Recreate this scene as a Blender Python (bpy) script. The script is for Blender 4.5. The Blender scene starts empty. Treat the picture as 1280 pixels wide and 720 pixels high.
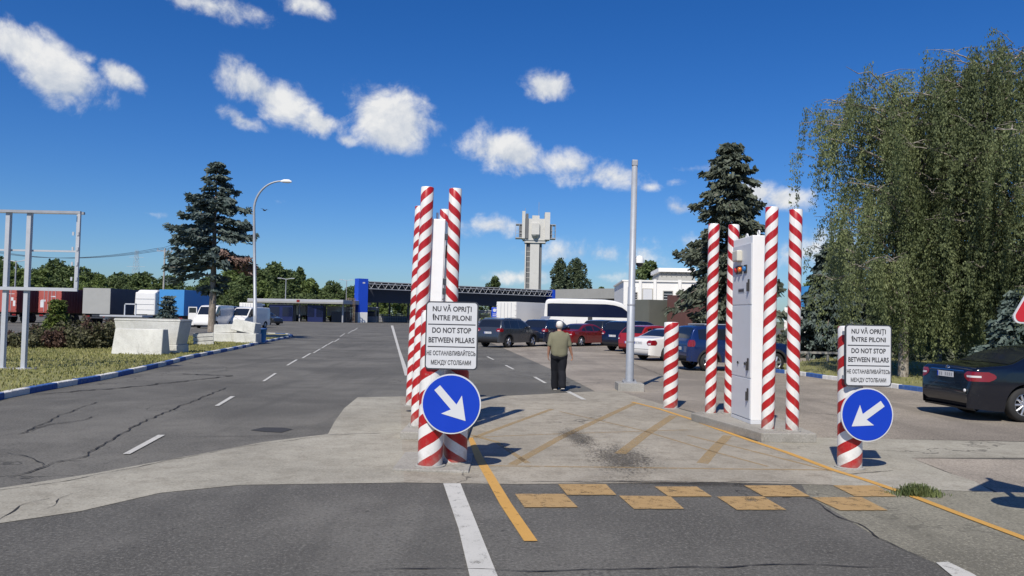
import bpy, bmesh, math, random
import numpy as np
from mathutils import Vector, Matrix

R = math.radians
random.seed(7)
RNG = np.random.default_rng(7)
SC = bpy.context.scene
COL = SC.collection

# ------------------------------------------------------------------ camera
FPX, CAMH = 985.0, 1.85
PITCH, ROLL = math.atan(35 / FPX), R(1.2)
FWD = Vector((0, math.cos(PITCH), math.sin(PITCH)))
_r0, _u0 = Vector((1, 0, 0)), Vector((0, -math.sin(PITCH), math.cos(PITCH)))
CR = _r0 * math.cos(ROLL) + _u0 * math.sin(ROLL)
CU = _u0 * math.cos(ROLL) - _r0 * math.sin(ROLL)
CAMPOS = Vector((0, 0, CAMH))
cam = bpy.data.cameras.new('camera')
camo = bpy.data.objects.new('camera', cam)
COL.objects.link(camo)
cam.sensor_width = 36
cam.lens = 36 * FPX / 1280
cam.clip_end = 9000
camo.matrix_world = Matrix(((CR.x, CU.x, -FWD.x, 0), (CR.y, CU.y, -FWD.y, 0), (CR.z, CU.z, -FWD.z, CAMH), (0, 0, 0, 1)))
SC.camera = camo


def ray(px, py):
    return FWD * FPX + CR * (px - 640) - CU * (py - 360)


def G(px, py, h=0.0):
    """ground point (height h) seen at a pixel of the photograph"""
    d = ray(px, py)
    return CAMPOS + d * ((h - CAMH) / d.z)


def P(px, py, Y):
    d = ray(px, py)
    return CAMPOS + d * (Y / d.y)


# ------------------------------------------------------------------ light
SUND = Vector((-0.294, -0.866, 1.0)).normalized()
EXPOSURE = 0.33
SC.view_settings.view_transform = 'Standard'
SC.view_settings.look = 'None'
SC.view_settings.exposure = EXPOSURE
SC.view_settings.gamma = 1
sun = bpy.data.lights.new('sun', 'SUN')
suno = bpy.data.objects.new('sun', sun)
COL.objects.link(suno)
sun.energy = 4.0
sun.angle = R(0.5)
sun.color = (1, .93, .82)
suno.rotation_euler = SUND.to_track_quat('Z', 'Y').to_euler()
suno.location = (-20, -40, 60)

world = bpy.data.worlds.new('World')
SC.world = world
world.use_nodes = True


class NT:
    """tiny node helper"""
    def __init__(s, tree):
        s.t = tree
        tree.nodes.clear()

    def n(s, typ, **kw):
        nd = s.t.nodes.new(typ)
        for k, v in kw.items():
            setattr(nd, k, v)
        return nd

    def link(s, a, b):
        s.t.links.new(a, b)

    def put(s, sock, v):
        if isinstance(v, bpy.types.NodeSocket):
            s.link(v, sock)
        else:
            sock.default_value = v

    def m(s, op, a, b=0.0, c=None, clamp=False):
        nd = s.n('ShaderNodeMath', operation=op, use_clamp=clamp)
        s.put(nd.inputs[0], a)
        s.put(nd.inputs[1], b)
        if c is not None:
            s.put(nd.inputs[2], c)
        return nd.outputs[0]

    def vm(s, op, a, b):
        nd = s.n('ShaderNodeVectorMath', operation=op)
        s.put(nd.inputs[0], a)
        s.put(nd.inputs[1], b)
        return nd.outputs['Value'] if op in ('DOT_PRODUCT', 'LENGTH') else nd.outputs[0]

    def noise(s, vec, scale, detail=4, rough=.55, dist=0.0):
        nd = s.n('ShaderNodeTexNoise')
        nd.inputs['Scale'].default_value = scale
        nd.inputs['Detail'].default_value = detail
        nd.inputs['Roughness'].default_value = rough
        nd.inputs['Distortion'].default_value = dist
        if vec is not None:
            s.link(vec, nd.inputs['Vector'])
        return nd.outputs['Fac']

    def maprange(s, v, a, b, c=0.0, d=1.0, smooth=True):
        nd = s.n('ShaderNodeMapRange', interpolation_type='SMOOTHSTEP' if smooth else 'LINEAR')
        s.put(nd.inputs['Value'], v)
        for k, q in zip(('From Min', 'From Max', 'To Min', 'To Max'), (a, b, c, d)):
            s.put(nd.inputs[k], q)
        return nd.outputs['Result']

    def mix(s, fac, a, b, blend='MIX'):
        nd = s.n('ShaderNodeMix', data_type='RGBA', blend_type=blend)
        s.put(nd.inputs[0], fac)
        s.put(nd.inputs[6], rgba(a))
        s.put(nd.inputs[7], rgba(b))
        return nd.outputs[2]


def rgba(c):
    if isinstance(c, bpy.types.NodeSocket):
        return c
    if isinstance(c, (int, float)):
        return (c, c, c, 1)
    return (c[0], c[1], c[2], 1)


def build_sky():
    t = NT(world.node_tree)
    sky = t.n('ShaderNodeTexSky', sky_type='NISHITA')
    sky.sun_disc = False
    sky.sun_elevation = math.asin(SUND.z)
    sky.sun_rotation = math.atan2(SUND.x, SUND.y)
    sky.altitude = 0
    sky.air_density = 1.0
    sky.dust_density = 0.35
    sky.ozone_density = 3.0
    co = t.n('ShaderNodeTexCoord').outputs['Generated']
    # every cloud is a cluster of soft ellipses on the sky: photo centre, half sizes, tilt (down to the right), thickness
    E = [(20, 55, 44, 30, 10, 1), (74, 96, 58, 34, 30, 1), (154, 97, 32, 13, 25, .85), (265, 6, 75, 16, 5, .7), (378, 4, 42, 15, 10, .8), (112, 75, 14, 9, 0, .45),
         (318, 108, 54, 24, 20, 1), (352, 126, 62, 27, 22, 1), (402, 152, 40, 17, 28, .9), (303, 150, 28, 12, 22, .85),
         (483, 150, 62, 38, 8, 1), (432, 174, 18, 10, 0, .7), (683, 109, 32, 19, 5, 1), (553, 182, 7, 8, 0, .5),
         (640, 190, 64, 30, 10, 1), (700, 205, 62, 24, 12, .95), (765, 218, 56, 20, 12, .8), (812, 233, 22, 9, 0, .6),
         (612, 281, 52, 16, 3, .8), (648, 282, 30, 10, 0, .55), (865, 210, 28, 8, 0, .55), (845, 228, 24, 8, 0, .5), (848, 260, 26, 13, 15, .75),
         (950, 240, 28, 16, 0, .9), (978, 247, 40, 17, 10, .9), (188, 267, 26, 7, 8, .6), (355, 252, 14, 6, 0, .35), (600, 268, 16, 6, 0, .5),
         (735, 317, 100, 18, 2, .55), (1012, 312, 60, 28, 0, .65), (650, 347, 44, 10, 0, .62), (750, 346, 54, 9, 0, .55),
         (860, 300, 60, 24, 0, .55), (1230, 200, 45, 38, 0, .75), (1000, 205, 30, 10, 0, .3),
         (-260, 120, 130, 40, 5, 1), (-500, 40, 150, 60, 0, 1), (1500, 120, 120, 40, 0, 1), (1760, 30, 150, 50, 0, 1), (300, -350, 190, 60, 0, 1), (900, -420, 150, 60, 0, .9)]
    best = None
    low = None
    for (px, py, hw, hh, tilt, dens) in E:
        d = ray(px, py)
        ln = d.length
        d = d.normalized()
        rr = d.cross(Vector((0, 0, 1))).normalized()
        uu = rr.cross(d).normalized()
        a = R(tilt)
        r2 = rr * math.cos(a) - uu * math.sin(a)
        u2 = uu * math.cos(a) + rr * math.sin(a)
        mm = t.n('ShaderNodeMapping', vector_type='POINT')
        sx, sy = ln / (hw * 1.22), ln / (hh * 1.2)
        # rotate the direction into the cloud's frame with two dot products
        u = t.m('MULTIPLY', t.vm('DOT_PRODUCT', co, tuple(r2 * sx)), 1.0)
        v = t.vm('DOT_PRODUCT', co, tuple(u2 * sy))
        cu, cv = d.dot(r2) * sx, d.dot(u2) * sy
        u = t.m('SUBTRACT', u, cu)
        v = t.m('SUBTRACT', v, cv)
        t.t.nodes.remove(mm)
        rad = t.m('SQRT', t.m('ADD', t.m('MULTIPLY', u, u), t.m('MULTIPLY', v, v)))
        f = t.m('MULTIPLY', t.m('SUBTRACT', 1.0, rad), dens)
        f = t.m('ADD', f, (dens - 1) * .25)
        front = t.m('GREATER_THAN', t.vm('DOT_PRODUCT', co, tuple(d)), 0.0)
        f = t.m('MULTIPLY_ADD', t.m('SUBTRACT', front, 1.0), 10.0, f)
        best = f if best is None else t.m('SMOOTH_MAX', best, f, .12)
        sh = t.m('MULTIPLY', t.m('MAXIMUM', f, 0.0), v)
        low = sh if low is None else t.m('ADD', low, sh)
    n1 = t.noise(co, 17, 9, .62, .25)
    n2 = t.noise(co, 42, 6, .6)
    sn = t.vm('ADD', co, tuple(Vector((-.010, 0, .018))))
    n1s = t.noise(sn, 17, 9, .62, .25)
    dens = t.m('MULTIPLY_ADD', t.m('SUBTRACT', n1, .5), 2.1, best)
    dens = t.m('MULTIPLY_ADD', t.m('SUBTRACT', n2, .5), .7, dens)
    alpha = t.maprange(dens, .0, .78)
    alpha = t.m('MULTIPLY', alpha, t.maprange(best, -.25, .12))
    lit = t.m('MULTIPLY_ADD', t.m('SUBTRACT', n1, n1s), 2.6, .66)
    lit = t.m('MULTIPLY_ADD', low, .5, lit)
    lit = t.m('MINIMUM', t.m('MAXIMUM', lit, 0.0), 1.0)
    ccol = t.mix(lit, (5.2, 5.9, 7.0), (9.6, 9.6, 9.5))
    # deepen the blue slightly the way a phone camera does
    hs = t.n('ShaderNodeHueSaturation')
    hs.inputs['Saturation'].default_value = 1.34
    hs.inputs['Value'].default_value = 1.0
    t.link(sky.outputs[0], hs.inputs['Color'])
    tint = t.mix(1.0, hs.outputs[0], (.56, .77, 1.12), 'MULTIPLY')
    col = t.mix(t.m('MULTIPLY', alpha, .96), tint, ccol)
    bg = t.n('ShaderNodeBackground')
    bg.inputs['Strength'].default_value = .072
    t.link(col, bg.inputs['Color'])
    out = t.n('ShaderNodeOutputWorld')
    t.link(bg.outputs[0], out.inputs['Surface'])


build_sky()

# ------------------------------------------------------------------ materials
MATS = {}


def principled(t, color, rough=.6, metal=0.0, spec=.5, bump=None, bstr=.3, bdist=.01, coat=0.0):
    b = t.n('ShaderNodeBsdfPrincipled')
    t.put(b.inputs['Base Color'], rgba(color))
    t.put(b.inputs['Roughness'], rough)
    t.put(b.inputs['Metallic'], metal)
    b.inputs['Specular IOR Level'].default_value = spec
    b.inputs['Coat Weight'].default_value = coat
    b.inputs['Coat Roughness'].default_value = .04
    if bump is not None:
        bn = t.n('ShaderNodeBump')
        bn.inputs['Strength'].default_value = bstr
        bn.inputs['Distance'].default_value = bdist
        t.link(bump, bn.inputs['Height'])
        t.link(bn.outputs[0], b.inputs['Normal'])
    return b


def newmat(name):
    m = bpy.data.materials.new(name)
    m.use_nodes = True
    MATS[name] = m
    return m, NT(m.node_tree)


def finish(t, b, alpha=None):
    o = t.n('ShaderNodeOutputMaterial')
    s = b.outputs[0]
    if alpha is not None:
        tr = t.n('ShaderNodeBsdfTransparent')
        mx = t.n('ShaderNodeMixShader')
        t.put(mx.inputs[0], alpha)
        t.link(tr.outputs[0], mx.inputs[1])
        t.link(s, mx.inputs[2])
        s = mx.outputs[0]
    t.link(s, o.inputs['Surface'])


def plain(name, c, rough=.6, metal=0.0, var=.12, scale=4.0, dirt=0.0, dirtc=(.12, .1, .08), spec=.5, coat=0.0, bstr=.1, bscale=60):
    if name in MATS:
        return MATS[name]
    m, t = newmat(name)
    co = t.n('ShaderNodeTexCoord').outputs['Object']
    n = t.noise(co, scale, 5, .6)
    col = t.mix(n, tuple(x * (1 - var) for x in c), tuple(min(1, x * (1 + var)) for x in c))
    if dirt > 0:
        d = t.maprange(t.noise(co, scale * 2.3, 7, .7, .6), .52, .78)
        col = t.mix(t.m('MULTIPLY', d, dirt), col, dirtc)
    rg = t.m('MULTIPLY_ADD', n, .2, rough - .1, clamp=True)
    b = principled(t, col, rg, metal, spec, t.noise(co, bscale, 3), bstr, .002, coat)
    finish(t, b)
    return m


def asphalt(name, c, cracks=1.0, warm=0.0, stains=.5):
    m, t = newmat(name)
    co = t.n('ShaderNodeTexCoord').outputs['Object']
    fine = t.noise(co, 70, 3, .75)
    grit = t.noise(co, 24, 4, .75)
    mid = t.noise(co, 2.2, 6, .65)
    big = t.noise(co, .28, 5, .6, .4)
    dark = tuple(x * .62 for x in c)
    lite = tuple(x * 1.30 for x in c)
    col = t.mix(t.maprange(big, .35, .65), tuple(x * .64 for x in c), tuple(x * 1.24 for x in c))
    col = t.mix(t.m('MULTIPLY', t.maprange(mid, .40, .68), .38), col, dark)
    col = t.mix(t.m('MULTIPLY', t.maprange(fine, .50, .72), .75), col, tuple(x * 1.9 for x in c))
    col = t.mix(t.m('MULTIPLY', t.maprange(grit, .5, .70), .55), col, tuple(x * .5 for x in c))
    gr = t.noise(co, 34, 2, .5)
    col = t.mix(t.m('MULTIPLY', t.maprange(gr, .56, .68), .55), col, tuple(x * 1.7 for x in c))
    col = t.mix(t.m('MULTIPLY', t.maprange(gr, .44, .33), .55), col, tuple(x * .45 for x in c))
    pit = t.maprange(t.noise(co, 11, 2, .5), .66, .72)
    pit = t.m('MULTIPLY', pit, t.maprange(t.noise(co, .55, 3), .47, .60))
    col = t.mix(t.m('MULTIPLY', pit, .75), col, tuple(x * .35 for x in c))
    # streaks along the driving direction
    mp = t.n('ShaderNodeMapping')
    mp.inputs['Scale'].default_value = (.9, .05, 1)
    t.link(co, mp.inputs['Vector'])
    st = t.noise(mp.outputs[0], 1.6, 4, .6)
    col = t.mix(t.m('MULTIPLY', t.maprange(st, .48, .72), .42), col, tuple(x * .55 for x in c))
    # oil spots
    sp = t.maprange(t.noise(co, 5.5, 3, .5, .8), .66, .74)
    sp = t.m('MULTIPLY', sp, t.maprange(t.noise(co, .35, 2), .48, .62))
    col = t.mix(t.m('MULTIPLY', sp, stains), col, tuple(x * .38 for x in c))
    # cracks
    wob = t.n('ShaderNodeMix', data_type='VECTOR')
    wob.inputs[0].default_value = .22
    nv = t.n('ShaderNodeTexNoise')
    nv.inputs['Scale'].default_value = 1.1
    nv.inputs['Detail'].default_value = 7
    t.link(co, nv.inputs['Vector'])
    sc = t.vm('SCALE', nv.outputs['Color'], (0, 0, 0))
    t.t.nodes[-1].inputs['Scale'].default_value = 3.2
    add = t.vm('ADD', co, sc)
    vo = t.n('ShaderNodeTexVoronoi', feature='DISTANCE_TO_EDGE')
    vo.inputs['Scale'].default_value = .17
    t.link(add, vo.inputs['Vector'])
    cr = t.maprange(vo.outputs['Distance'], .0015, .006, 1, 0)
    cr = t.m('MULTIPLY', cr, t.maprange(t.noise(co, .12, 2), .44, .56))
    vo2 = t.n('ShaderNodeTexVoronoi', feature='DISTANCE_TO_EDGE')
    vo2.inputs['Scale'].default_value = .8
    t.link(add, vo2.inputs['Vector'])
    cr2 = t.maprange(vo2.outputs['Distance'], .004, .016, 1, 0)
    cr2 = t.m('MULTIPLY', cr2, t.maprange(t.noise(co, .25, 3), .60, .68))
    cr = t.m('MULTIPLY', t.m('MAXIMUM', cr, cr2), cracks, clamp=True)
    col = t.mix(t.m('MULTIPLY', cr, .8), col, tuple(x * .22 for x in c))
    h = t.m('SUBTRACT', t.m('MULTIPLY_ADD', grit, .5, fine), t.m('MULTIPLY', cr, 2.0))
    b = principled(t, col, t.m('MULTIPLY_ADD', grit, .2, .74), 0, .35, h, .5, .006)
    finish(t, b)
    return m


def concrete(name, c, dirt=.5, cracks=.8, joints=0.0):
    m, t = newmat(name)
    co = t.n('ShaderNodeTexCoord').outputs['Object']
    fine = t.noise(co, 120, 3, .6)
    mid = t.noise(co, 3.0, 7, .7)
    big = t.noise(co, .5, 5, .6, .5)
    col = t.mix(t.maprange(big, .3, .7), tuple(x * .80 for x in c), tuple(x * 1.12 for x in c))
    col = t.mix(t.m('MULTIPLY', t.maprange(mid, .42, .72), dirt), col, tuple(x * .55 for x in (c[0], c[1] * .96, c[2] * .9)))
    col = t.mix(t.m('MULTIPLY', t.maprange(fine, .5, .75), .35), col, tuple(x * .6 for x in c))
    pits = t.maprange(t.noise(co, 17, 3, .6), .62, .70)
    gr = t.noise(co, 42, 2, .5)
    col = t.mix(t.m('MULTIPLY', t.maprange(gr, .45, .33), .45), col, tuple(x * .5 for x in c))
    col = t.mix(t.m('MULTIPLY', t.maprange(gr, .57, .68), .35), col, tuple(min(.8, x * 1.4) for x in c))
    col = t.mix(t.m('MULTIPLY', pits, .5 * dirt), col, tuple(x * .3 for x in c))
    nv = t.n('ShaderNodeTexNoise')
    nv.inputs['Scale'].default_value = 1.3
    nv.inputs['Detail'].default_value = 8
    t.link(co, nv.inputs['Vector'])
    sc = t.vm('SCALE', nv.outputs['Color'], (0, 0, 0))
    t.t.nodes[-1].inputs['Scale'].default_value = 1.6
    add = t.vm('ADD', co, sc)
    vo = t.n('ShaderNodeTexVoronoi', feature='DISTANCE_TO_EDGE')
    vo.inputs['Scale'].default_value = .22
    t.link(add, vo.inputs['Vector'])
    cr = t.maprange(vo.outputs['Distance'], .001, .005, 1, 0)
    cr = t.m('MULTIPLY', cr, t.maprange(t.noise(co, .2, 2), .45, .55))
    cr = t.m('MULTIPLY', cr, cracks)
    col = t.mix(cr, col, tuple(x * .25 for x in c))
    h = t.m('SUBTRACT', t.m('MULTIPLY_ADD', mid, .6, fine), t.m('MULTIPLY', cr, 2.0))
    b = principled(t, col, .85, 0, .3, h, .35, .006)
    finish(t, b)
    return m


def roadpaint(name, c, wear=.5, scale=9, top=1.0):
    m, t = newmat(name)
    co = t.n('ShaderNodeTexCoord').outputs['Object']
    a = t.noise(co, scale, 8, .72, .3)
    f = t.noise(co, 90, 3, .65)
    k = t.m('ADD', t.m('MULTIPLY', a, .75), t.m('MULTIPLY', f, .4))
    al = t.maprange(k, wear * .62 + .14, wear * .62 + .30, 0, top)
    col = t.mix(t.noise(co, 3, 5), tuple(x * .8 for x in c), c)
    col = t.mix(t.m('MULTIPLY', t.maprange(f, .5, .7), .35), col, tuple(x * .5 for x in c))
    b = principled(t, col, .7, 0, .35)
    finish(t, b, al)
    return m


def stripes(name, sign, period=.262, starts=2):
    """red and white spiral bands wound round a post (object axis)"""
    m, t = newmat(name)
    co = t.n('ShaderNodeTexCoord').outputs['Object']
    sx = t.n('ShaderNodeSeparateXYZ')
    t.link(co, sx.inputs[0])
    ang = t.m('ARCTAN2', sx.outputs[1], sx.outputs[0])
    wob = t.m('MULTIPLY', t.m('SUBTRACT', t.noise(co, 9, 2), .5), .05)
    ph = t.m('MULTIPLY_ADD', ang, sign * starts / (2 * math.pi), t.m('DIVIDE', sx.outputs[2], period))
    fr = t.m('FRACT', t.m('ADD', t.m('ADD', ph, wob), 40.0))
    s = t.m('MULTIPLY', t.m('GREATER_THAN', fr, .5), 1.0)
    scr = t.maprange(t.noise(co, 14, 6, .75, .4), .60, .68)
    red = t.mix(t.noise(co, 5, 4), (.32, .008, .010), (.45, .013, .014))
    wht = t.mix(t.noise(co, 5, 4), (.66, .65, .62), (.80, .79, .76))
    col = t.mix(s, wht, red)
    col = t.mix(t.m('MULTIPLY', scr, .42), col, (.33, .27, .24))
    mp = t.n('ShaderNodeMapping')
    mp.inputs['Scale'].default_value = (26, 26, 1.2)
    t.link(co, mp.inputs['Vector'])
    run = t.maprange(t.noise(mp.outputs[0], 1.0, 4, .6), .55, .75)
    col = t.mix(t.m('MULTIPLY', run, .22), col, (.25, .19, .16))
    low = t.maprange(t.m('MULTIPLY_ADD', t.noise(co, 8, 5, .7), .9, sx.outputs[2]), .35, .75, .55, 0)
    col = t.mix(low, col, (.30, .26, .22))
    b = principled(t, col, t.m('MULTIPLY_ADD', scr, .3, .35), 0, .5, t.noise(co, 18, 4), .15, .004)
    finish(t, b)
    return m


def leafmat(name, c1, c2, clump=1.2, trans=.25, rough=.6):
    m, t = newmat(name)
    geo = t.n('ShaderNodeNewGeometry')
    co = t.n('ShaderNodeTexCoord').outputs['Object']
    rnd = geo.outputs['Random Per Island']
    cl = t.maprange(t.noise(co, clump, 3, .6), .35, .65)
    k = t.m('ADD', t.m('MULTIPLY', rnd, .6), t.m('MULTIPLY', cl, .4))
    col = t.mix(k, c1, c2)
    b = principled(t, col, rough, 0, .25)
    tl = t.n('ShaderNodeBsdfTranslucent')
    t.link(t.mix(.5, col, tuple(x * 1.3 for x in c2)), tl.inputs[0])
    mx = t.n('ShaderNodeMixShader')
    mx.inputs[0].default_value = trans
    t.link(b.outputs[0], mx.inputs[1])
    t.link(tl.outputs[0], mx.inputs[2])
    o = t.n('ShaderNodeOutputMaterial')
    t.link(mx.outputs[0], o.inputs['Surface'])
    return m


def bark(name, c, c2, sc=8, zs=.25):
    m, t = newmat(name)
    co = t.n('ShaderNodeTexCoord').outputs['Object']
    mp = t.n('ShaderNodeMapping')
    mp.inputs['Scale'].default_value = (1, 1, zs)
    t.link(co, mp.inputs['Vector'])
    n = t.noise(mp.outputs[0], sc, 6, .7, .5)
    col = t.mix(t.maprange(n, .42, .62), c, c2)
    finish(t, principled(t, col, .9, 0, .2, n, .6, .03))
    return m


M = {}
M['asphalt'] = asphalt('asphalt_road', (.132, .126, .109))
M['asphalt_front'] = asphalt('asphalt_front', (.120, .115, .101), 1.0)
M['asphalt_lot'] = asphalt('asphalt_lot', (.275, .242, .198), .6)
M['asphalt_shoulder'] = asphalt('asphalt_shoulder', (.212, .200, .155), .6)
M['asphalt_patch'] = plain('asphalt_patch', (.035, .035, .036), .9, 0, .3, 20)
M['concrete_apron'] = concrete('concrete_apron', (.355, .335, .275), .6)
M['concrete_lane'] = concrete('concrete_lane', (.345, .315, .255), .75)
M['concrete_island'] = concrete('concrete_island', (.34, .325, .29), .4, .3)
M['concrete_grey'] = concrete('concrete_grey', (.36, .35, .32), .35, .1)
M['white_block'] = concrete('white_block', (.63, .63, .58), .3, .5)
M['paint_white'] = roadpaint('paint_white', (.58, .57, .52), .38)
M['paint_yellow'] = roadpaint('paint_yellow', (.60, .34, .085), .34)
M['paint_yellow_faded'] = roadpaint('paint_yellow_faded', (.47, .33, .15), .44, 13, .55)
M['paint_square'] = roadpaint('paint_square', (.44, .29, .125), .44, 7)
M['tyre_mark'] = roadpaint('tyre_mark', (.05, .045, .04), .56, 7)
M['kerb_blue'] = plain('kerb_blue', (.035, .10, .30), .7, 0, .2, 3, .6, (.25, .25, .24))
M['kerb_white'] = plain('kerb_white', (.62, .61, .58), .7, 0, .15, 3, .6, (.25, .24, .22))
M['terrain'] = plain('terrain', (.10, .115, .05), .95, 0, .4, .05)
M['soil'] = plain('dry_soil', (.29, .235, .15), .95, 0, .3, .6, .5, (.15, .16, .07))
M['turf'] = plain('turf', (.20, .20, .075), .95, 0, .4, .8, .7, (.32, .26, .13))
M['grass'] = leafmat('grass_blades', (.17, .19, .055), (.36, .33, .14), .9, .2)
M['rb_up'] = stripes('stripe_rising', -1)
M['rb_dn'] = stripes('stripe_falling', 1)
M['rb_up_wide'] = stripes('stripe_rising_wide', -1, .275, 2)
M['rb_dn_wide'] = stripes('stripe_falling_wide', 1, .275, 2)
M['white_paint'] = plain('white_paint', (.80, .80, .79), .35, 0, .04, 3, .12, (.45, .42, .38))
M['grey_paint'] = plain('grey_paint', (.60, .62, .65), .4, 0, .05, 3, .1, (.35, .33, .3))
M['sign_white'] = plain('sign_white', (.60, .61, .62), .35, 0, .04, 4, .1, (.4, .38, .35))
M['sign_blue'] = plain('sign_blue', (.004, .042, .44), .35, 0, .06, 4)
M['sign_red'] = plain('sign_red', (.50, .02, .03), .35, 0, .08, 4)
M['black'] = plain('black_paint', (.018, .018, .02), .45, 0, .2)
M['letter'] = plain('letter_black', (.035, .035, .04), .5, 0, .1)
M['galv'] = plain('galvanised_steel', (.36, .385, .42), .5, .25, .14, 6, .25, (.25, .25, .26))
M['steel_grey'] = plain('grey_steel', (.36, .37, .39), .5, .3, .15, 5, .3, (.2, .18, .16))
M['steel_lite'] = plain('light_steel_paint', (.46, .48, .51), .45, .1, .1, 3, .3, (.3, .26, .2))
M['dark_steel'] = plain('dark_steel', (.05, .055, .065), .5, .2, .2)
M['rubber'] = plain('rubber', (.018, .018, .018), .8, 0, .2, 12)
M['alloy'] = plain('alloy', (.55, .56, .58), .3, .8, .05)
M['chrome'] = plain('chrome', (.75, .75, .76), .15, 1.0, .03)
M['glass'] = plain('dark_glass', (.012, .015, .022), .06, 0, .05, 1, 0, spec=.8, bstr=0)
M['glass_blue'] = plain('tinted_bus_glass', (.008, .012, .035), .12, 0, .05, 1, 0, spec=.6, bstr=0)
M['tail_red'] = plain('tail_lamp_red', (.20, .006, .009), .15, 0, .1, 8, spec=.6, coat=.6)
M['tail_white'] = plain('lamp_clear', (.62, .60, .60), .15, 0, .1, 8, spec=.6, coat=.6)
M['orange'] = plain('orange_lens', (.65, .18, .02), .2)
M['plate'] = plain('number_plate', (.62, .63, .64), .4, 0, .05)
M['plastic'] = plain('black_plastic', (.03, .03, .032), .6, 0, .15)
M['lamp_blue'] = plain('blue_lens', (.02, .14, .36), .2)
M['lamp_beige'] = plain('beige_plastic', (.55, .53, .46), .4)
M['rust_red'] = plain('container_red', (.36, .075, .06), .6, 0, .2, 2, .35, (.45, .3, .25))
M['rust_shaded'] = plain('container_red_shaded', (.20, .05, .045), .6, 0, .25, 2, .3)  # container red darkened for the sides, their shade put into the colour
M['tarp_grey'] = plain('tarpaulin_grey', (.34, .345, .33), .6, 0, .12, 1.2, .2)
M['tarp_navy'] = plain('tarpaulin_navy', (.018, .024, .055), .55, 0, .2, 1.2)
M['tarp_blue'] = plain('tarpaulin_blue', (.045, .24, .55), .55, 0, .1, 1.0, .15, (.2, .3, .4))
M['tarp_brown'] = plain('tarpaulin_brown', (.12, .055, .045), .6, 0, .15, 1.0, .2)
M['olive_box'] = plain('olive_grey_box', (.12, .125, .105), .6, 0, .15, 1.0, .2)
M['canopy_blue'] = plain('canopy_blue', (.012, .065, .50), .45, 0, .06, 1)
M['canopy_dark'] = plain('canopy_dark', (.030, .034, .05), .6, 0, .2, .5)
M['canopy_lite'] = plain('canopy_light_steel', (.42, .43, .45), .5, .2, .1, 1)
M['booth'] = plain('booth_grey', (.20, .20, .20), .6, 0, .2, 1, .3)
M['kiosk_blue'] = plain('kiosk_blue', (.008, .015, .075), .4, 0, .15, 1)
M['wall_white'] = plain('wall_white', (.78, .77, .73), .8, 0, .05, .8, .2, (.5, .47, .42))
M['roof_grey'] = plain('roof_grey', (.30, .30, .28), .8, 0, .12, .8, .2)
M['tower_concrete'] = plain('tower_concrete', (.56, .555, .52), .8, 0, .12, .35, .3, (.3, .29, .27))
M['tower_dark'] = plain('tower_dark', (.13, .135, .14), .6, 0, .2, .5)
M['skin'] = plain('skin', (.45, .24, .16), .55, 0, .12, 12, spec=.35)
M['khaki'] = plain('khaki_cotton', (.185, .178, .120), .9, 0, .15, 7, spec=.1, bstr=.5, bscale=18)
M['trouser'] = plain('dark_cotton', (.016, .017, .021), .9, 0, .25, 7, spec=.1, bstr=.5, bscale=14)
M['cap'] = plain('white_cap_cotton', (.72, .70, .65), .9, 0, .08, 10, spec=.1)
M['shoe'] = plain('shoe_dark', (.03, .028, .027), .6, 0, .2)
M['sole'] = plain('shoe_sole', (.45, .43, .40), .7)
M['hair'] = plain('grey_hair', (.32, .30, .28), .8)
M['bark_dark'] = bark('bark_dark', (.10, .075, .06), (.19, .15, .12))
M['bark_grey'] = bark('bark_grey', (.20, .17, .14), (.34, .29, .25), 9)
M['bark_birch'] = bark('bark_birch', (.56, .54, .50), (.10, .09, .08), 4, 1.2)
M['needle_blue'] = leafmat('needles_blue', (.034, .054, .050), (.140, .180, .162), 1.5, .06)
M['needle_dark'] = leafmat('needles_dark', (.032, .044, .032), (.145, .165, .118), 1.3, .06)
M['needle_brown'] = leafmat('needles_brown', (.10, .065, .05), (.26, .17, .14), 1.5, .05)
M['needle_pale'] = leafmat('needles_pale', (.05, .075, .065), (.14, .185, .165), 1.5, .06)
M['leaf_birch'] = leafmat('birch_leaves', (.048, .074, .032), (.285, .325, .150), .55, .35)
M['leaf_birch2'] = leafmat('birch_leaves_dark', (.036, .056, .024), (.205, .24, .110), .45, .32)
M['leaf_wood'] = leafmat('wood_leaves', (.052, .084, .024), (.205, .265, .080), .25, .2)
M['leaf_wood2'] = leafmat('wood_leaves_dark', (.042, .066, .026), (.150, .200, .075), .25, .2)
M['leaf_poplar'] = leafmat('poplar_leaves', (.036, .056, .030), (.125, .160, .088), .4, .2)
M['leaf_shrub'] = leafmat('shrub_leaves', (.045, .050, .026), (.15, .145, .075), 2.0, .15)
M['leaf_rose'] = leafmat('shrub_leaves_reddish', (.05, .028, .022), (.14, .085, .06), 2.0, .15)
M['leaf_hedge'] = leafmat('hedge_leaves', (.05, .08, .018), (.16, .20, .05), 2.0, .2)


def paint(name, c, rough=.3, metal=.25, dust=.18):
    return plain('car_' + name, c, rough, metal, .05, 2, dust, tuple(.5 * x + .10 for x in c), .5, .7, 0)

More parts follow.
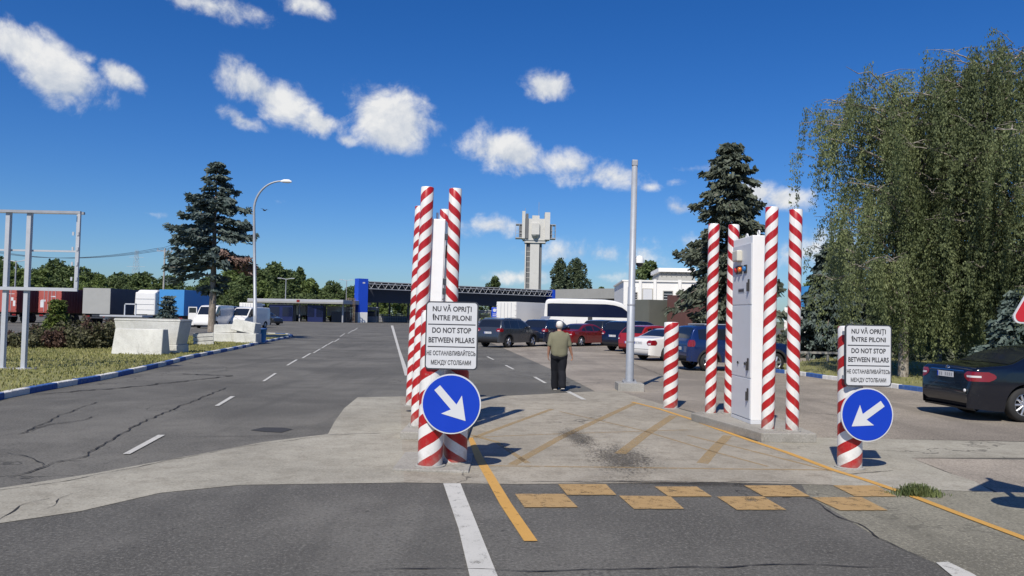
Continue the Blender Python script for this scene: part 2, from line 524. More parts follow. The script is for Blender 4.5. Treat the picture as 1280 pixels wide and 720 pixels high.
# ------------------------------------------------------------------ mesh helpers
class MB:
    def __init__(s):
        s.v, s.f, s.m, s.s = [], [], [], []
        s.T = Matrix()

    def add(s, vs, fs, mat=0, smooth=False):
        o = len(s.v)
        for p in vs:
            s.v.append(s.T @ Vector(p))
        for f in fs:
            s.f.append([i + o for i in f])
            s.m.append(mat)
            s.s.append(smooth)

    def box(s, c, d, mat=0, rz=0.0, top=None):
        """centre c, full size d; top = (sx, sy) scale of the top face"""
        x, y, z = (q / 2 for q in d)
        tx, ty = top or (1, 1)
        vs = [(-x, -y, -z), (x, -y, -z), (x, y, -z), (-x, y, -z), (-x * tx, -y * ty, z), (x * tx, -y * ty, z), (x * tx, y * ty, z), (-x * tx, y * ty, z)]
        rm = Matrix.Rotation(rz, 3, 'Z')
        vs = [rm @ Vector(p) + Vector(c) for p in vs]
        s.add(vs, [(3, 2, 1, 0), (4, 5, 6, 7), (0, 1, 5, 4), (1, 2, 6, 5), (2, 3, 7, 6), (3, 0, 4, 7)], mat)

    def prism(s, poly, z0, z1, mat=0, bottom=True):
        n = len(poly)
        a = sum(poly[i][0] * poly[(i + 1) % n][1] - poly[(i + 1) % n][0] * poly[i][1] for i in range(n))
        if a < 0:
            poly = poly[::-1]
        vs = [(p[0], p[1], z0) for p in poly] + [(p[0], p[1], z1) for p in poly]
        fs = [tuple(range(n, 2 * n))] + [(i, (i + 1) % n, n + (i + 1) % n, n + i) for i in range(n)]
        if bottom:
            fs.append(tuple(range(n - 1, -1, -1)))
        s.add(vs, fs, mat)

    def tube(s, pts, rad, n=12, mat=0, cap=True, smooth=True):
        pts = [Vector(p) for p in pts]
        if not hasattr(rad, '__len__'):
            rad = [rad] * len(pts)
        vs, fs = [], []
        pu = None
        for i, p in enumerate(pts):
            d = (pts[min(i + 1, len(pts) - 1)] - pts[max(i - 1, 0)]).normalized()
            if pu is None:
                ref = Vector((0, 0, 1)) if abs(d.z) < .9 else Vector((1, 0, 0))
                u = d.cross(ref).normalized()
            else:
                u = (pu - d * pu.dot(d)).normalized()
            pu = u
            w = d.cross(u)
            for k in range(n):
                a = 2 * math.pi * k / n
                vs.append(p + (u * math.cos(a) + w * math.sin(a)) * rad[i])
        L = len(pts)
        for i in range(L - 1):
            for k in range(n):
                fs.append((i * n + k, i * n + (k + 1) % n, (i + 1) * n + (k + 1) % n, (i + 1) * n + k))
        s.add(vs, fs, mat, smooth)
        if cap:
            s.add([vs[k] for k in range(n)], [tuple(range(n - 1, -1, -1))], mat)
            s.add([vs[(L - 1) * n + k] for k in range(n)], [tuple(range(n))], mat)

    def lathe(s, prof, n=24, mat=0, smooth=True, axis='Z', c=(0, 0, 0)):
        """prof: list of (radius, height)"""
        vs, fs = [], []
        for (r, h) in prof:
            for k in range(n):
                a = 2 * math.pi * k / n
                q = (r * math.cos(a), r * math.sin(a), h)
                if axis == 'X':
                    q = (h, q[0], q[1])
                elif axis == 'Y':
                    q = (q[1], h, q[0])
                vs.append((q[0] + c[0], q[1] + c[1], q[2] + c[2]))
        for i in range(len(prof) - 1):
            for k in range(n):
                fs.append((i * n + k, i * n + (k + 1) % n, (i + 1) * n + (k + 1) % n, (i + 1) * n + k))
        s.add(vs, fs, mat, smooth)

    def cone(s, p0, r0, p1, r1, n=14, mat=0):
        """tapered capsule with round ends"""
        p0, p1 = Vector(p0), Vector(p1)
        d = p1 - p0
        L = d.length
        d = d / L
        pts, rr = [], []
        for a in (-80, -55, -30, 0):
            pts.append(p0 + d * r0 * math.sin(R(a)))
            rr.append(r0 * math.cos(R(a)))
        for a in (0, 30, 55, 80):
            pts.append(p1 + d * r1 * math.sin(R(a)))
            rr.append(r1 * math.cos(R(a)))
        s.tube(pts, rr, n, mat)

    def ball(s, c, r, n=16, mat=0):
        if not hasattr(r, '__len__'):
            r = (r, r, r)
        vs, fs = [], []
        m = n // 2
        for i in range(m + 1):
            th = math.pi * (i + .001) / (m + .002)
            for k in range(n):
                a = 2 * math.pi * k / n
                vs.append((c[0] + r[0] * math.sin(th) * math.cos(a), c[1] + r[1] * math.sin(th) * math.sin(a), c[2] - r[2] * math.cos(th)))
        for i in range(m):
            for k in range(n):
                fs.append((i * n + k, i * n + (k + 1) % n, (i + 1) * n + (k + 1) % n, (i + 1) * n + k))
        s.add(vs, fs, mat, True)

    def sheet(s, poly, z, mat=0):
        poly = [(p[0], p[1], z) for p in poly]
        a = sum(poly[i][0] * poly[(i + 1) % len(poly)][1] - poly[(i + 1) % len(poly)][0] * poly[i][1] for i in range(len(poly)))
        if a < 0:
            poly = poly[::-1]
        s.add(poly, [tuple(range(len(poly)))], mat)

    def build(s, name, mats, parent=None, bevel=0.0, seg=2):
        me = bpy.data.meshes.new(name)
        me.from_pydata([tuple(p) for p in s.v], [], s.f)
        if not isinstance(mats, (list, tuple)):
            mats = [mats]
        for m in mats:
            me.materials.append(M[m] if isinstance(m, str) else m)
        me.polygons.foreach_set('material_index', s.m)
        me.polygons.foreach_set('use_smooth', s.s)
        me.update()
        o = bpy.data.objects.new(name, me)
        COL.objects.link(o)
        if parent is not None:
            o.parent = parent
        if bevel > 0:
            b = o.modifiers.new('bevel', 'BEVEL')
            b.width = bevel
            b.segments = seg
            b.limit_method = 'ANGLE'
            b.angle_limit = R(40)
            b.harden_normals = False
        return o


def tag(o, label, cat, group=None, kind=None):
    if label:
        o['label'] = label
    if cat:
        o['category'] = cat
    if group:
        o['group'] = group
    if kind:
        o['kind'] = kind
    return o


def thing(name, label, cat, loc=(0, 0, 0), rz=0.0, group=None):
    o = bpy.data.objects.new(name, None)
    COL.objects.link(o)
    o.empty_display_size = .3
    o.location = loc
    o.rotation_euler = (0, 0, rz)
    return tag(o, label, cat, group)


def struct(o):
    o['kind'] = 'structure'
    return o


def kids(o):
    return [c for c in bpy.data.objects if c.parent == o]


def dup(o, loc=None, rz=None, scale=None, label=None, group=None, parent=None):
    c = o.copy()
    COL.objects.link(c)
    if parent is not None:
        c.parent = parent
    if loc is not None:
        c.location = loc
    if rz is not None:
        c.rotation_euler = (0, 0, rz)
    if scale is not None:
        c.scale = scale
    if label:
        c['label'] = label
    if group:
        c['group'] = group
    for k in kids(o):
        dup(k, parent=c)
    return c


def quads_obj(name, ctr, u, v, mat, parent=None, matidx=None):
    """one mesh of many small quads: centre, half axes u and v (N x 3 arrays)"""
    n = len(ctr)
    vs = np.empty((n, 4, 3), np.float32)
    vs[:, 0] = ctr - u - v
    vs[:, 1] = ctr + u - v
    vs[:, 2] = ctr + u * .55 + v
    vs[:, 3] = ctr - u * .55 + v
    me = bpy.data.meshes.new(name)
    me.vertices.add(n * 4)
    me.vertices.foreach_set('co', vs.ravel())
    me.loops.add(n * 4)
    me.loops.foreach_set('vertex_index', np.arange(n * 4, dtype=np.int32))
    me.polygons.add(n)
    me.polygons.foreach_set('loop_start', np.arange(0, n * 4, 4, dtype=np.int32))
    mats = mat if isinstance(mat, (list, tuple)) else [mat]
    for m in mats:
        me.materials.append(M[m])
    if matidx is not None:
        me.polygons.foreach_set('material_index', matidx.astype(np.int32))
    me.update(calc_edges=True)
    me.validate()
    o = bpy.data.objects.new(name, me)
    COL.objects.link(o)
    if parent is not None:
        o.parent = parent
    return o


def rand_axes(n, size, rng, squash=.6):
    a = rng.normal(size=(n, 3))
    a /= np.linalg.norm(a, axis=1)[:, None]
    b = rng.normal(size=(n, 3))
    b -= a * (a * b).sum(1)[:, None]
    b /= np.linalg.norm(b, axis=1)[:, None]
    s = (size * rng.uniform(.6, 1.3, n))[:, None]
    return a * s * squash, b * s


def bake(o):
    """apply the modifiers of o into plain mesh data"""
    dg = bpy.context.evaluated_depsgraph_get()
    dg.update()
    me = bpy.data.meshes.new_from_object(o.evaluated_get(dg))
    o.modifiers.clear()
    old = o.data
    o.data = me
    me.name = o.name
    bpy.data.meshes.remove(old)
    return o


def text_verts(body, height=None, width=None, bold=.0):
    """flat lettering as triangles in the XZ plane, centred on the origin"""
    cu = bpy.data.curves.new('lettering', 'FONT')
    cu.body = body
    cu.size = 1
    cu.offset = bold
    cu.align_x = 'CENTER'
    cu.resolution_u = 3
    o = bpy.data.objects.new('lettering', cu)
    COL.objects.link(o)
    dg = bpy.context.evaluated_depsgraph_get()
    dg.update()
    me = bpy.data.meshes.new_from_object(o.evaluated_get(dg))
    vs = [v.co.copy() for v in me.vertices]
    fs = [tuple(p.vertices) for p in me.polygons]
    bpy.data.objects.remove(o)
    bpy.data.curves.remove(cu)
    bpy.data.meshes.remove(me)
    x0, x1 = min(v.x for v in vs), max(v.x for v in vs)
    sx = width / (x1 - x0) if width else height
    sz = height if height else sx
    cx = (x0 + x1) / 2
    return [((v.x - cx) * sx, 0, v.y * sz) for v in vs], fs


# ------------------------------------------------------------------ the setting
def GP(pts, h=0.0):
    return [G(x, y, h)[:2] for x, y in pts]


def sheet_obj(name, polys, z, mat):
    mb = MB()
    for p in polys:
        mb.sheet(p, z)
    return struct(mb.build(name, mat))


sheet_obj('ground', [[(-4000, -300), (4000, -300), (4000, 5000), (-4000, 5000)]], -.012, 'terrain')
sheet_obj('road', [[(-110, -25), (110, -25), (130, 215), (-130, 215)]], 0, 'asphalt')
sheet_obj('parking_lot', [GP([(1240, 612), (1140, 573), (1285, 575), (1285, 552), (1000, 547), (868, 515), (800, 499), (745, 490), (690, 462), (640, 440), (610, 427)]) +
                          [(-1.2, 105), (60, 105), (60, 7), G(1285, 640)[:2]]], .004, 'asphalt_lot')
sheet_obj('front_road', [GP([(-220, 700), (0, 653), (100, 638), (200, 615), (300, 605), (500, 601), (640, 604), (1000, 603), (1010, 620), (1060, 650), (1099, 674), (1170, 705), (1240, 745)]) +
                         [(6, 3), (-6, 3)]], .004, 'asphalt_front')
sheet_obj('road_shoulder', [GP([(1000, 603), (1140, 610), (1245, 616), (1400, 622)]) + [(9, 3), (6, 3)] + GP([(1240, 745), (1170, 705), (1099, 674), (1060, 650), (1010, 620)])], .0045, 'asphalt_shoulder')
sheet_obj('concrete_apron', [GP([(-220, 668), (-150, 640), (0, 611), (120, 592), (250, 568), (330, 553), (410, 543), (418, 528), (430, 511), (447, 497), (500, 496), (505, 604), (300, 607),
                                 (200, 617), (100, 640), (0, 655), (-150, 692), (-220, 706)]),
                             GP([(1000, 547), (1285, 553), (1285, 573), (1139, 573), (1180, 590), (1217, 602), (1242, 616), (1140, 612), (1040, 607), (1040, 588), (940, 553)])], .008, 'concrete_apron')
sheet_obj('concrete_lane', [GP([(500, 496), (600, 497), (735, 490), (770, 488), (800, 498), (868, 517), (940, 553), (1040, 588), (1040, 607), (900, 604), (640, 606), (505, 604)])], .0085, 'concrete_lane')

# dark worn patches of repaired asphalt and tyre grime
sheet_obj('asphalt_patch', [GP([(313, 538), (330, 534.5), (355, 535), (366, 537), (352, 541), (330, 540)]), GP([(862, 600), (905, 604), (930, 607), (880, 609), (850, 606)])][:1], .006, 'asphalt_patch')


def band(pts, w, n=4):
    """ground strip of width w along pixel points"""
    q = [Vector(G(x, y)[:2]) for x, y in pts]
    L, Rr = [], []
    for i, p in enumerate(q):
        d = (q[min(i + 1, len(q) - 1)] - q[max(i - 1, 0)]).normalized()
        nrm = Vector((-d.y, d.x)) * w / 2
        L.append(p + nrm)
        Rr.append(p - nrm)
    return [tuple(a) for a in L + Rr[::-1]]


grime = MB()
M['tyre_grime'], _t = newmat('tyre_grime')
_co = _t.n('ShaderNodeTexCoord').outputs['Object']
_l = _t.vm('LENGTH', _co, (0, 0, 0))
_nz = _t.noise(_co, 4.5, 8, .8, .8)
_fine = _t.noise(_co, 26, 4, .7)
_k = _t.m('ADD', _t.m('MULTIPLY', _t.maprange(_l, 1.0, .0, 0, 1), .42), _t.m('MULTIPLY', _t.m('ADD', _t.m('MULTIPLY', _nz, .6), _t.m('MULTIPLY', _fine, .8)), 1.0))
_al = _t.m('MULTIPLY', _t.maprange(_k, .86, 1.16), _t.maprange(_l, .98, .7))
finish(_t, principled(_t, (.045, .04, .034), .8, 0, .3), _t.m('MULTIPLY', _al, .5))
for gi, (px_, py_, sx_, sy_, ro_) in enumerate(((778, 574, .85, 2.3, -6), (850, 605, 2.0, .30, 0), (722, 548, .5, 2.2, 4))):
    grime = MB()
    grime.sheet([(math.cos(2 * math.pi * i / 24), math.sin(2 * math.pi * i / 24)) for i in range(24)], 0)
    o = struct(grime.build('tyre_grime', 'tyre_grime'))
    q = G(px_, py_)
    o.location = (q.x, q.y, .0104 + .0003 * gi)
    o.scale = (sx_, sy_, 1)
    o.rotation_euler = (0, 0, R(ro_))


MARK = .0125


def marking(name, polys, mat, z=MARK):
    mb = MB()
    for p in polys:
        mb.sheet(p, z)
    return struct(mb.build(name, mat))


marking('road_marking', [GP([(554, 605.5), (575.5, 605.5), (598, 662), (622, 722), (640, 770), (607, 770), (587, 722), (573, 662)])], 'paint_white')
marking('road_marking', [GP([(488.5, 407), (491.5, 407), (500, 437), (512, 470), (506, 470), (497, 437)])], 'paint_white')
marking('road_marking', [GP([(1170, 705), (1185, 704), (1218, 720), (1230, 730), (1200, 730)])], 'paint_white')
dl = []
for (x, y, dx, dy, w) in ((444, 412, 3, -2, 1), (438, 415, 3, -2, 1), (428, 419, 3, -2, 1.2), (421, 425.5, 3, -2, 1.4), (413, 429, 3.4, -2.2, 1.6), (406, 433, 3.6, -2.4, 1.8), (396, 439, 4.2, -2.6, 2),
                          (383, 445, 5, -3, 2.6), (365, 453.5, 6, -3.6, 3), (337, 472, 7.5, -5, 3.6), (281, 502, 10, -6, 5.5), (180, 556.5, 22, -12, 9)):
    dl.append(GP([(x - dx - w / 2, y - dy), (x - dx + w / 2, y - dy), (x + dx + w / 2, y + dy), (x + dx - w / 2, y + dy)]))
for d_ in dl:
    marking('lane_dash', [d_], 'paint_white')
for (x, y, dx, dy, w) in ((613, 448, 4, 2, 2.5), (637, 459.5, 5, 2.6, 3), (675, 475.5, 7, 4, 4), (720, 495, 10, 5, 6)):
    marking('lane_dash', [GP([(x - dx - w / 2, y - dy), (x - dx + w / 2, y - dy), (x + dx + w / 2, y + dy), (x + dx - w / 2, y + dy)])], 'paint_white')
marking('yellow_line', [GP([(585, 548), (591, 548), (605, 575), (640, 632), (672, 678), (655, 678), (625, 632), (594, 575)])], 'paint_yellow')
marking('yellow_line', [band([(1330, 695), (1280, 674), (1200, 644), (1140, 621), (1085, 602), (1040, 588), (985, 567), (940, 552), (900, 538), (865, 525), (825, 512), (790, 503)], .095)], 'paint_yellow')
hatch = [([(592, 548), (640, 530), (690, 512)], .10), ([(640, 582), (700, 548), (760, 520), (795, 504)], .13), ([(775, 568), (805, 545), (842, 520)], .16), ([(878, 580), (895, 560), (910, 545)], .15),
         ([(600, 583), (760, 585), (900, 587), (1042, 588.5)], .06), ([(860, 545), (930, 562), (1040, 590)], .06), ([(590, 545), (620, 553), (660, 580)], .08),
         ([(600, 547), (700, 543), (860, 538)], .05), ([(700, 515), (800, 538), (890, 565), (960, 584)], .05)]
marking('yellow_hatching', [band(p, w) for p, w in hatch], 'paint_yellow_faded', .0108)
for sq in ([(643.7, 618.7), (705.6, 618.7), (722.5, 635.6), (655.6, 635.6)], [(697.8, 606.5), (757.5, 606.5), (770.6, 620), (709, 620)], [(773.7, 621), (837.8, 621.5), (855, 637.5), (792.5, 637.5)],
           [(818, 609.5), (871, 609.5), (890, 622), (836, 622)], [(895.6, 621.9), (954, 621.9), (983, 638.7), (921, 638.7)], [(930, 608), (987.8, 608), (1012.8, 621.9), (955, 621.9)],
           [(1014, 622.8), (1077, 622.8), (1109.7, 639.4), (1050, 639.4)], [(1041, 608), (1095, 608), (1120.6, 621.9), (1069, 621.9)]):
    marking('yellow_square', [GP(sq)], 'paint_square')


# cracks and dark lines in the paving ----------------------------------------------------------------
M['crack'] = plain('crack_filling', (.025, .023, .021), .95, 0, .4, 9)


def crack(pts, w, z=.0128, seed=0, branch=0):
    rng_ = random.Random(seed)
    q = [Vector(G(x, y)[:2]) for x, y in pts]
    path = []
    for a, b in zip(q, q[1:]):
        n = max(2, int((b - a).length / .09))
        nn = Vector((-(b - a).y, (b - a).x)).normalized()
        for i in range(n):
            path.append(a.lerp(b, i / n) + nn * rng_.gauss(0, .012 + w * .5))
    for _ in range(1):
        path = [path[0]] + [path[i - 1] * .25 + path[i] * .5 + path[i + 1] * .25 for i in range(1, len(path) - 1)] + [path[-1]]
    mb = MB()
    L_, R_ = [], []
    for i, p in enumerate(path):
        d = (path[min(i + 1, len(path) - 1)] - path[max(i - 1, 0)])
        if d.length < 1e-6:
            d = Vector((1, 0))
        d.normalize()
        ww = w * rng_.uniform(.25, 1.0) * (1 if 2 < i < len(path) - 3 else .3)
        nn = Vector((-d.y, d.x)) * ww / 2
        L_.append((p.x + nn.x, p.y + nn.y, z))
        R_.append((p.x - nn.x, p.y - nn.y, z))
    n = len(path)
    mb.add(L_ + R_, [(i, n + i, n + i + 1, i + 1) for i in range(n - 1)])
    struct(mb.build('crack', 'crack'))


crack([(15, 598), (67, 579), (105, 572), (142, 549), (176, 529), (225, 508), (285, 484)], .038, seed=1)
crack([(60, 582), (30, 571), (0, 566)], .03, seed=2)
crack([(0, 546), (30, 542), (75, 519), (127, 501)], .028, seed=3)
crack([(32, 542), (60, 531), (100, 527), (125, 518)], .03, seed=4)
crack([(-10, 655), (22, 634), (45, 628), (75, 621)], .03, seed=5)
crack([(60, 637), (75, 625), (92, 615)], .02, seed=6)
crack([(217, 547), (300, 546), (409, 544.5), (500, 541.5)], .02, seed=7)
crack([(-40, 620), (60, 606), (127, 594), (210, 577), (292, 561), (405, 546)], .018, seed=8)
crack([(440, 716), (527, 713), (583, 711), (642, 716), (714, 714), (792, 711), (880, 711), (967, 707), (1055, 710), (1140, 710)], .022, seed=9)
crack([(1014, 623), (1049, 648), (1080, 660), (1099, 674), (1170, 705)], .022, seed=10)
crack([(37, 494), (155, 485), (275, 472), (292, 470), (217, 467)], .10, seed=11)  # wide dark line doubling back across the left road
crack([(640, 603), (760, 603.5), (860, 605), (960, 603), (1030, 606)], .02, seed=12)
crack([(1040, 594), (1090, 592), (1120, 588)], .03, seed=13)
crack([(560, 470), (640, 468), (720, 480)], .03, seed=18)
crack([(1000, 515), (1050, 520), (1120, 532)], .03, seed=19)
crack([(790, 455), (830, 470), (900, 478)], .03, seed=20)

# kerbs ----------------------------------------------------------------
def kerb(name, pts, w, h, block, mats, z=0.0):
    """painted kerb stones of alternating colour along ground points"""
    q = [Vector(p) for p in pts]
    mb = MB()
    path = []
    for a, b in zip(q, q[1:]):
        n = max(1, int(round((b - a).length / .25)))
        path += [a.lerp(b, i / n) for i in range(n)]
    path.append(q[-1])
    acc, k, i = 0.0, 0, 0
    cur = [path[0]]
    for a, b in zip(path, path[1:]):
        cur.append(b)
        acc += (b - a).length
        if acc >= block * (.85 + .3 * random.random()) or b is path[-1]:
            for c, d in zip(cur, cur[1:]):
                dr = (d - c).normalized()
                nn = Vector((-dr.y, dr.x)) * w / 2
                gap = dr * (.012 if c is cur[0] else -.002)
                hh = h + random.uniform(-.008, .008) if c is cur[0] else h
                mb.prism([tuple(c + nn + gap), tuple(c - nn + gap), tuple(d - nn), tuple(d + nn)], z - .02, z + hh, k % len(mats))
            cur = [b]
            acc = 0
            k += 1
    return struct(mb.build(name, mats, None, .012, 1))


LK = [G(x, y)[:2] for x, y in ((-160, 538), (-60, 514), (0, 498.5), (40, 490.5), (80, 483), (117, 476.5), (160, 467.5), (200, 458), (235, 448.5), (270, 441.5), (300, 435.5), (330, 428.5), (350, 424.5), (360, 422.3))]
tip = G(365, 420.5)[:2]
back = [G(x, y)[:2] for x, y in ((358, 418.8), (335, 418), (300, 418.5))]
verge = LK + [tip] + back + [G(250, 421)[:2], G(150, 424)[:2], G(0, 424)[:2], G(-250, 430)[:2]]
kerb('kerb', LK + [tip] + back, .16, .13, 1.0, ['kerb_white', 'kerb_blue'])
mb = MB()
mb.prism(verge, .001, .085)
struct(mb.build('verge', 'turf'))
mb = MB()
mb.prism([G(x, y)[:2] for x, y in ((300, 419), (357, 419.5), (340, 424), (300, 427))], .05, .095)
struct(mb.build('bare_soil', 'soil'))
RK = [G(x, y)[:2] for x, y in ((955, 464), (1000, 469), (1030, 473.5), (1070, 478.5), (1110, 484), (1150, 489.5), (1200, 496), (1300, 508), (1420, 520))]
kerb('kerb', RK, .16, .13, 1.0, ['kerb_blue', 'kerb_white'])
mb = MB()
rv = RK + [(40, 14), (70, 30), (60, 46), (20, 46), (11.5, 33)]
mb.prism(rv, .001, .09)
struct(mb.build('verge', 'turf'))


def inpoly(x, y, poly):
    r = np.zeros(len(x), bool)
    n = len(poly)
    for i in range(n):
        x1, y1 = poly[i][0], poly[i][1]
        x2, y2 = poly[(i + 1) % n][0], poly[(i + 1) % n][1]
        c = (y1 > y) != (y2 > y)
        t = (x2 - x1) * (y - y1) / ((y2 - y1) if y2 != y1 else 1e-9) + x1
        r ^= c & (x < t)
    return r


def blades(name, poly, n, h, seed, z=.085, keep=None):
    rng = np.random.default_rng(seed)
    xs = [p[0] for p in poly]
    ys = [p[1] for p in poly]
    x = rng.uniform(min(xs), max(xs), n * 3)
    y = rng.uniform(min(ys), max(ys), n * 3)
    k = inpoly(x, y, poly)
    if keep is not None:
        k &= keep(x, y)
    x, y = x[k][:n], y[k][:n]
    n = len(x)
    hh = h * rng.uniform(.4, 1.3, n)
    a = rng.uniform(0, 2 * math.pi, n)
    u = np.stack([np.cos(a), np.sin(a), np.zeros(n)], 1) * (h * .30)
    v = np.stack([rng.normal(0, .3, n) * hh, rng.normal(0, .3, n) * hh, hh], 1) * .5
    c = np.stack([x, y, np.full(n, z)], 1) + v
    o = quads_obj(name, c, u, v, 'grass')
    o['kind'] = 'stuff'
    return o


blades('grass', verge, 42000, .06, 3, keep=lambda x, y: y < 52)
blades('grass', rv, 16000, .08, 4)

# the two raised islands ----------------------------------------------------------------
ISL = .12
mb = MB()
a, b = G(500, 550), G(585, 549)
mb.prism([(a.x, a.y), (-.62, a.y), (-.62, 16.2), (a.x, 16.2)], .0, ISL)
struct(mb.build('traffic_island', 'concrete_island', None, .015))
mb = MB()
mb.prism([(-1.36, 9.30), (-.46, 9.26), (-.46, 10.45), (-1.36, 10.45)], .0, .035)
struct(mb.build('traffic_island', 'concrete_island', None, .01))
IR = .15
mb = MB()
c0, c1 = G(952, 541, IR), G(1021, 542, IR)
c3 = G(864, 516, IR)
mb.prism([(c3.x, c3.y), (c0.x, c0.y), (c1.x, c1.y), (c1.x + .05, 15.2), (c3.x + .55, c3.y + .6)], .0, IR)
struct(mb.build('traffic_island', 'concrete_island', None, .015))

# ------------------------------------------------------------------ pillars, bollards, cabinets
def post(name, label, cat, base, top, r, mat, group, socket=True):
    base, top = Vector(base), Vector(top)
    h = (top - base).length
    t = thing(name, label, cat, base, 0, group)
    t.rotation_euler = (top - base).to_track_quat('Z', 'Y').to_euler()
    mb = MB()
    prof = [(r * .98, 0.0)] + [(r * (1 + .006 * math.sin(i * 2.1)), h * i / 10) for i in range(1, 10)] + [(r, h - .012), (r * .94, h - .002)]
    mb.lathe(prof, 28)
    mb.build('tube', mat, t)
    mb = MB()
    mb.lathe([(r * .935, h - .012), (r * .92, h), (r * .5, h + .006), (.002, h + .008)], 24)
    mb.build('cap', 'white_paint', t)
    if socket:
        mb = MB()
        mb.lathe([(r + .035, -.002), (r + .035, .012), (r + .012, .016), (r + .004, .02)], 24, smooth=False)
        mb.build('base_collar', 'concrete_grey', t)
    return t


PG = 'tall red and white striped pillars'
PIL = []


def pillar(bx, by, tx, ty, h, mat, label):
    b = G(bx, by, h)
    tp = P(tx, ty, b.y)
    PIL.append(post('striped_pillar', label, 'pillar', b, tp, .1, mat, PG))
    return b, tp


pillar(521, 533, 534.5, 234, ISL, 'rb_up', 'nearest left striped pillar of the left island, in front of the narrow white cabinet')
pillar(513.5, 507, 525.5, 258, ISL, 'rb_up', 'striped pillar half hidden behind the nearest left pillar of the left island')
pillar(559, 533, 569.5, 236, ISL, 'rb_dn', 'tall striped pillar right of the narrow white cabinet with bands falling to the right')
pillar(546.5, 507, 556.5, 262, ISL, 'rb_dn', 'slim rear striped pillar peeping between the white cabinet and the tall pillar at its right')
pillar(959.5, 537, 965, 259, IR, 'rb_up', 'striped pillar covering the near right edge of the wide white cabinet')
pillar(990, 538.5, 995, 262, IR, 'rb_dn', 'rightmost striped pillar of the right island standing clear of the cabinet')
pillar(888, 517, 892.5, 280, IR, 'rb_up', 'far left striped pillar of the right island seen before the dark spruce')
pillar(911.5, 517, 917.5, 281, IR, 'rb_dn', 'rear striped pillar touching the left edge of the wide white cabinet')

BG = 'short striped bollards'
BOL = {}


def bollard(key, bx, by, h, mat, label, z=.0):
    b = G(bx, by, z)
    BOL[key] = b
    return post('striped_bollard', label, 'bollard', b, (b.x, b.y, b.z + h), .15, mat, BG)


bollard('L', 537.5, 582, 1.86, 'rb_up_wide', 'thick striped bollard leaning behind the left half of the signs at the near left', .035)
bollard('L2', 568.5, 577.5, 1.80, 'rb_dn_wide', 'thick striped bollard with bands falling to the right behind the down-right arrow sign', .035)
bollard('S', 838, 510.5, 1.78, 'rb_up_wide', 'short striped bollard standing alone without signs beside the blue parked car', .008)
bollard('R', 1062, 584.5, 1.80, 'rb_up_wide', 'short striped bollard carrying the down-left arrow sign at the right', .008)


def rounded(w, h, r, n=5):
    pts = []
    for cx, cz, a0 in ((w / 2 - r, h / 2 - r, 0), (-w / 2 + r, h / 2 - r, 90), (-w / 2 + r, -h / 2 + r, 180), (w / 2 - r, -h / 2 + r, 270)):
        for k in range(n + 1):
            a = R(a0 + 90 * k / n)
            pts.append((cx + r * math.cos(a), cz + r * math.sin(a)))
    return pts


def plate(mb, pts, y0, y1, mat=0):
    """outline in XZ given thickness along Y (front = y0, towards the viewer)"""
    n = len(pts)
    vs = [(p[0], y0, p[1]) for p in pts] + [(p[0], y1, p[1]) for p in pts]
    mb.add(vs, [tuple(range(n)), tuple(range(2 * n - 1, n - 1, -1))] + [((i + 1) % n, i, n + i, n + (i + 1) % n) for i in range(n)], mat)


def text_sign(label, c, w, h, rz):
    t = thing('text_sign', label, 'sign', c, rz, 'text signs on the bollards')
    mb = MB()
    plate(mb, rounded(w, h, .045), 0, .022)
    mb.build('panel', 'dark_steel', t)
    mb = MB()
    plate(mb, rounded(w - .03, h - .03, .035), -.004, -.0005)
    mb.build('face', 'sign_white', t)
    rows = [('NU VĂ OPRIȚI', .74, .390, .096), ('ÎNTRE PILONI', .74, .258, .096), ('DO NOT STOP', .74, .075, .10), ('BETWEEN PILLARS', .87, -.068, .10), ('НЕ ОСТАНАВЛИВАЙТЕСЬ', .93, -.262, .082), ('МЕЖДУ СТОЛБАМИ', .76, -.398, .082)]
    for k, (s_, ww, zz, hh) in enumerate(rows):
        mb = MB()
        vs, fs = text_verts(s_, hh * .78 / .72 * h, ww * w, .026)
        mb.T = Matrix.Translation((0, -.0055, (zz - hh * .36) * h))
        mb.add(vs, fs)
        mb.build('lettering', 'letter', t)
    for z in (.163 * h, -.165 * h):
        mb = MB()
        mb.box((0, -.0055, z), (w * .90, .002, .011))
        mb.build('divider_line', 'letter', t)
    for z in (h * .36, -h * .36):
        mb = MB()
        mb.box((-w * .42, .05, z), (.10, .05, .05))
        mb.tube([(-w * .47, .03, z), (-w * .47, .10, z)], .014, 8)
        mb.build('clamp', 'galv', t)
    return t


def disc(r, n=48):
    return [(r * math.cos(2 * math.pi * k / n), r * math.sin(2 * math.pi * k / n)) for k in range(n)]


def arrow_sign(label, c, r, rz, ang):
    t = thing('arrow_sign', label, 'sign', c, rz, 'blue arrow signs on the bollards')
    mb = MB()
    plate(mb, disc(r), 0, .02)
    mb.build('rim', 'sign_white', t)
    mb = MB()
    plate(mb, disc(r * .955), -.004, -.0005)
    mb.build('face', 'sign_blue', t)
    a = [(-.70, .10), (.10, .10), (.10, .34), (.74, 0), (.10, -.34), (.10, -.10), (-.70, -.10)]
    a = [(-.72, .125), (.13, .125), (.02, .46), (.74, 0), (.02, -.46), (.13, -.125), (-.72, -.125)]
    ca, sa = math.cos(ang), math.sin(ang)
    mb = MB()
    plate(mb, [((x * ca - z * sa) * r, (x * sa + z * ca) * r) for x, z in a][::-1], -.0075, -.0045)
    mb.build('arrow', 'sign_white', t)
    for q in (.5, -.5):
        mb = MB()
        mb.box((-.05, .05, r * q), (.12, .06, .04))
        mb.build('clamp', 'galv', t)
    return t


